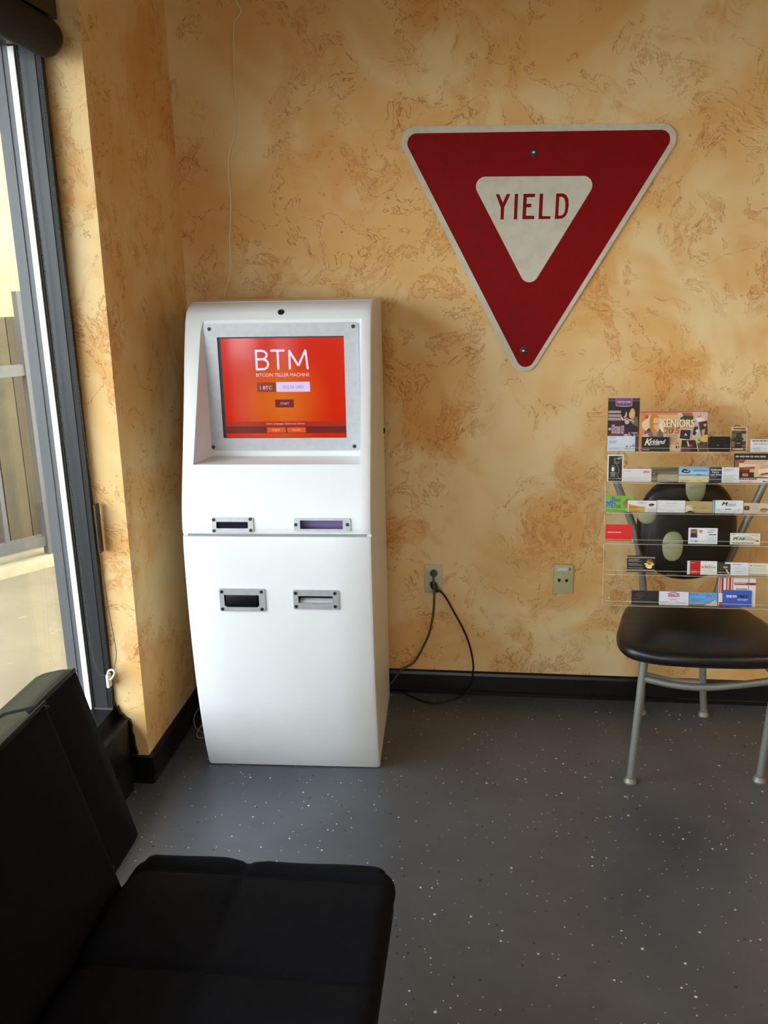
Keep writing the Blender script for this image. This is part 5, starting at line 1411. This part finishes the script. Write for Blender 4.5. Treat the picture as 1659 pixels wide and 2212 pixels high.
# --- fourth row
o, p = card((1308, 1133, 1365.5, 1168), (222, 26, 18), 'plain bright red card with one line of white print', 0.004)
p.lines(0.08, 0.45, 0.84, 0.56, 1, (240, 180, 176), 0.6, 4); p.done('print', o)
o, p = card((1487, 1140.5, 1550, 1174.5), (226, 228, 236), 'white realtor card with a man in black and a balloon logo', 0.006, row=3)
p.rect(0.07, 0.38, 0.305, 0.92, (140, 100, 80)); p.ell(0.19, 0.76, 0.05, 0.06, (178, 126, 100)); p.rect(0.14, 0.80, 0.24, 0.86, (56, 42, 36)); p.poly([(0.07, 0.38), (0.07, 0.6), (0.14, 0.66), (0.24, 0.66), (0.305, 0.6), (0.305, 0.38)], (46, 42, 40))
p.ell(0.42, 0.81, 0.068, 0.068, (184, 146, 76)); p.poly([(0.37, 0.76), (0.47, 0.76), (0.425, 0.62)], (184, 146, 76)); p.text('RE/MAX', 0.66, 0.78, 0.93, 0.90, (196, 140, 110)); p.lines(0.64, 0.68, 0.93, 0.75, 1, (130, 130, 140), 0.6, 3); p.lines(0.57, 0.52, 0.95, 0.62, 1, (80, 82, 96), 0.7, 4, 'r'); p.lines(0.5, 0.06, 0.95, 0.46, 6, (180, 182, 194), 0.35, 5, 'r')
p.rect(0.09, 0.12, 0.145, 0.26, (140, 142, 150)); p.rect(0.105, 0.15, 0.13, 0.23, (226, 228, 236)); p.rect(0.2, 0.12, 0.32, 0.20, (30, 30, 34)); p.done('print', o)
o, p = card((1577, 1152, 1642, 1177.5), (222, 218, 210), 'white card with a green and gold PEAK logo', 0.006, row=3)
p.text('PEAK', 0.11, 0.38, 0.52, 0.62, (48, 92, 50), bold=0.02); p.text('Video', 0.52, 0.38, 0.86, 0.62, (206, 150, 44), 0.1, bold=0.01); p.poly([(0.84, 0.28), (0.92, 0.46), (0.96, 0.3), (0.9, 0.22)], (190, 54, 44)); p.line([(0.14, 0.62), (0.3, 0.7), (0.42, 0.62), (0.56, 0.74), (0.72, 0.62)], 0.012, (110, 140, 100)); p.lines(0.04, 0.84, 0.24, 0.92, 1, (90, 88, 86), 0.6, 3); p.lines(0.6, 0.74, 0.95, 0.9, 2, (140, 138, 136), 0.4, 4, 'r'); p.lines(0.06, 0.06, 0.95, 0.16, 1, (84, 82, 80), 0.6, 5); p.done('print', o)

# --- fifth row
o, p = card((1354.5, 1200.5, 1415, 1235.5), (22, 19, 18), 'black card with a yellow orchid and tan bands', 0.006)
p.rect(0, 0.86, 1, 0.92, (176, 156, 130)); p.rect(0, 0.08, 1, 0.14, (176, 156, 130)); p.lines(0.05, 0.62, 0.66, 0.82, 3, (176, 172, 168), 0.4, 3); p.lines(0.05, 0.36, 0.58, 0.56, 3, (160, 156, 152), 0.4, 4); p.lines(0.05, 0.2, 0.68, 0.28, 1, (150, 146, 142), 0.5, 5)
p.ell(0.78, 0.38, 0.12, 0.12, (232, 216, 130)); p.ell(0.68, 0.5, 0.07, 0.06, (226, 204, 110)); p.ell(0.90, 0.48, 0.07, 0.07, (226, 204, 110)); p.ell(0.76, 0.62, 0.07, 0.06, (206, 130, 40)); p.ell(0.86, 0.6, 0.07, 0.06, (206, 130, 40)); p.ell(0.75, 0.74, 0.04, 0.04, (200, 120, 36)); p.ell(0.84, 0.75, 0.04, 0.04, (200, 120, 36)); p.ell(0.8, 0.5, 0.05, 0.05, (190, 110, 30)); p.ell(0.8, 0.28, 0.09, 0.06, (240, 232, 176)); p.done('print', o)
o, p = card((1485, 1212, 1549, 1241.5), (228, 224, 218), 'red and white card reading REDcan in a small stack', 0.009, row=4, thick=0.004)
p.rect(0.05, 0, 0.10, 1, (190, 186, 196)); p.rect(0.09, 0, 0.44, 1, (190, 16, 20)); p.lines(0.12, 0.82, 0.32, 0.9, 1, (230, 170, 170), 0.5, 3); p.lines(0.14, 0.1, 0.36, 0.34, 3, (222, 140, 140), 0.3, 4)
for k in range(5):
    a_ = pi/2+2*pi*k/5; p.poly([(0.51, 0.56), (0.51+0.022*cos(a_-0.5), 0.56+0.05*sin(a_-0.5)), (0.51+0.055*cos(a_), 0.56+0.12*sin(a_)), (0.51+0.022*cos(a_+0.5), 0.56+0.05*sin(a_+0.5))], (196, 30, 34))
p.text('RED', 0.58, 0.48, 0.81, 0.66, (52, 50, 52)); p.text('can', 0.83, 0.48, 0.96, 0.61, (120, 118, 120)); p.lines(0.48, 0.32, 0.94, 0.38, 1, (180, 178, 178), 0.5, 5); p.done('print', o)
o, p = card((1548.5, 1215, 1617, 1243.5), (222, 222, 230), 'white card with a portrait of a man in a dark suit', 0.007, row=4)
p.rect(0, 0.05, 0.25, 1, (40, 46, 38)); p.rect(0.1, 0.05, 0.43, 0.88, (52, 58, 50)); p.ell(0.27, 0.62, 0.075, 0.10, (206, 140, 116)); p.ell(0.27, 0.74, 0.075, 0.05, (60, 48, 42)); p.poly([(0.1, 0.05), (0.14, 0.36), (0.24, 0.46), (0.32, 0.46), (0.43, 0.3), (0.43, 0.05)], (34, 34, 34)); p.poly([(0.27, 0.44), (0.36, 0.06), (0.40, 0.06), (0.33, 0.44)], (190, 184, 180))
p.lines(0.5, 0.78, 0.9, 0.88, 1, (120, 136, 176), 0.6, 3); p.lines(0.5, 0.4, 0.95, 0.66, 3, (180, 186, 206), 0.35, 4, 'c'); p.lines(0.56, 0.1, 0.95, 0.34, 3, (176, 180, 196), 0.35, 5, 'c'); p.done('print', o)
o, p = card((1615, 1217, 1678, 1245.5), (226, 218, 196), 'cream card with grey PRIMERICA heading', 0.005, row=4)
p.ell(0.12, 0.80, 0.04, 0.04, (100, 94, 88)); p.text('PRIMERICA', 0.20, 0.74, 0.66, 0.84, (120, 114, 106)); p.lines(0.06, 0.3, 0.9, 0.68, 4, (190, 184, 168), 0.4, 4); p.rect(0, 0, 1, 0.14, (176, 178, 196)); p.done('print', o)

# --- bottom row
o, p = card((1364, 1276, 1424, 1301.5), (28, 22, 22), 'black card with a thin silver lotus drawing', 0.004, row=5)
for k in range(7):
    a_ = pi*(0.14+0.72*k/6); c0 = (0.30+0.05*cos(a_), 0.5); p.line([c0, (0.30+0.17*cos(a_)+0.02, 0.5+0.34*sin(a_)), (0.30+0.20*cos(a_), 0.52+0.36*sin(a_))], 0.008, (110, 106, 116))
p.lines(0.06, 0.34, 0.5, 0.44, 1, (84, 76, 76), 0.5, 3); p.lines(0.06, 0.1, 0.94, 0.3, 2, (70, 60, 62), 0.4, 4); p.done('print', o)
o, p = card((1423.5, 1278, 1487.5, 1304), (222, 220, 230), 'white card with a red arched AMERICAN logo', 0.006, row=5)
p.text('AMERICAN', 0.30, 0.62, 0.68, 0.82, (200, 50, 60), bold=0.01); p.line([(0.30, 0.84), (0.42, 0.91), (0.49, 0.93), (0.56, 0.91), (0.68, 0.84)], 0.03, (110, 100, 170)); p.rect(0.31, 0.60, 0.67, 0.63, (200, 60, 70)); p.lines(0.2, 0.46, 0.84, 0.52, 1, (180, 178, 190), 0.4, 3, 'c'); p.lines(0.34, 0.34, 0.66, 0.42, 1, (110, 108, 120), 0.6, 4, 'c'); p.lines(0.06, 0.1, 0.4, 0.26, 2, (176, 174, 186), 0.4, 5); p.lines(0.56, 0.1, 0.96, 0.26, 2, (176, 174, 186), 0.4, 6); p.done('print', o)
o, p = card((1487, 1280, 1549.5, 1307.5), (98, 160, 214), 'sky blue card with a grey wedge at its corner', 0.004, row=5)
p.rect(0, 0, 1, 0.20, (132, 126, 110)); p.poly([(0.52, 0.0), (0.92, 0.48), (1.0, 0.3), (1.0, 0.0)], (196, 192, 188)); p.line([(0.55, 0.05), (0.9, 0.46)], 0.02, (84, 80, 78)); p.ell(0.74, 0.14, 0.022, 0.022, (30, 30, 32)); p.lines(0.04, 0.78, 0.52, 0.88, 1, (72, 120, 170), 0.6, 3); p.lines(0.25, 0.62, 0.78, 0.68, 1, (180, 206, 232), 0.5, 4); p.lines(0.08, 0.34, 0.66, 0.54, 2, (72, 126, 180), 0.4, 5); p.line([(0.6, 0.66), (0.68, 0.86), (0.76, 0.7), (0.84, 0.86), (0.94, 0.68)], 0.012, (90, 96, 130)); p.line([(0.64, 0.66), (0.7, 0.8), (0.8, 0.72)], 0.012, (170, 90, 110)); p.done('print', o)
o, p = card((1552, 1249, 1632, 1309), (228, 226, 222), 'tall white card with red stripes behind the blue card', 0.004, 'leaflet', 'leaflet', None, 0.0006, 5)
RD = (176, 34, 36)
for a_, b_ in ((0.02, 0.05), (0.07, 0.13), (0.20, 0.235), (0.27, 0.30), (0.305, 0.335), (0.37, 0.39)): p.rect(a_, 0.46, b_, 1, RD)
p.rect(0.02, 0.0, 0.14, 0.14, RD); p.rect(0.42, 0.76, 1.0, 0.85, (170, 40, 44)); p.lines(0.44, 0.775, 0.9, 0.835, 1, (222, 160, 160), 0.7, 3); p.text('AZORLAIN  LAN', 0.47, 0.58, 0.92, 0.645, (150, 148, 146)) if False else p.lines(0.47, 0.57, 0.92, 0.645, 1, (150, 148, 146), 0.7, 4); p.rect(0.80, 0.5, 0.815, 1, (120, 130, 130)); p.done('print', o)
o, p = card((1560.5, 1275, 1623.5, 1309.5), (58, 90, 182), 'rounded blue card reading SNOWDRIFT design', 0.009, row=5)
p.text('SNOW', 0.13, 0.54, 0.50, 0.70, (226, 232, 248), bold=0.016); p.text('DRIFT', 0.50, 0.54, 0.86, 0.70, (22, 26, 58), bold=0.016); p.text('design', 0.50, 0.34, 0.86, 0.52, (206, 214, 240), 0.3); p.done('print', o)
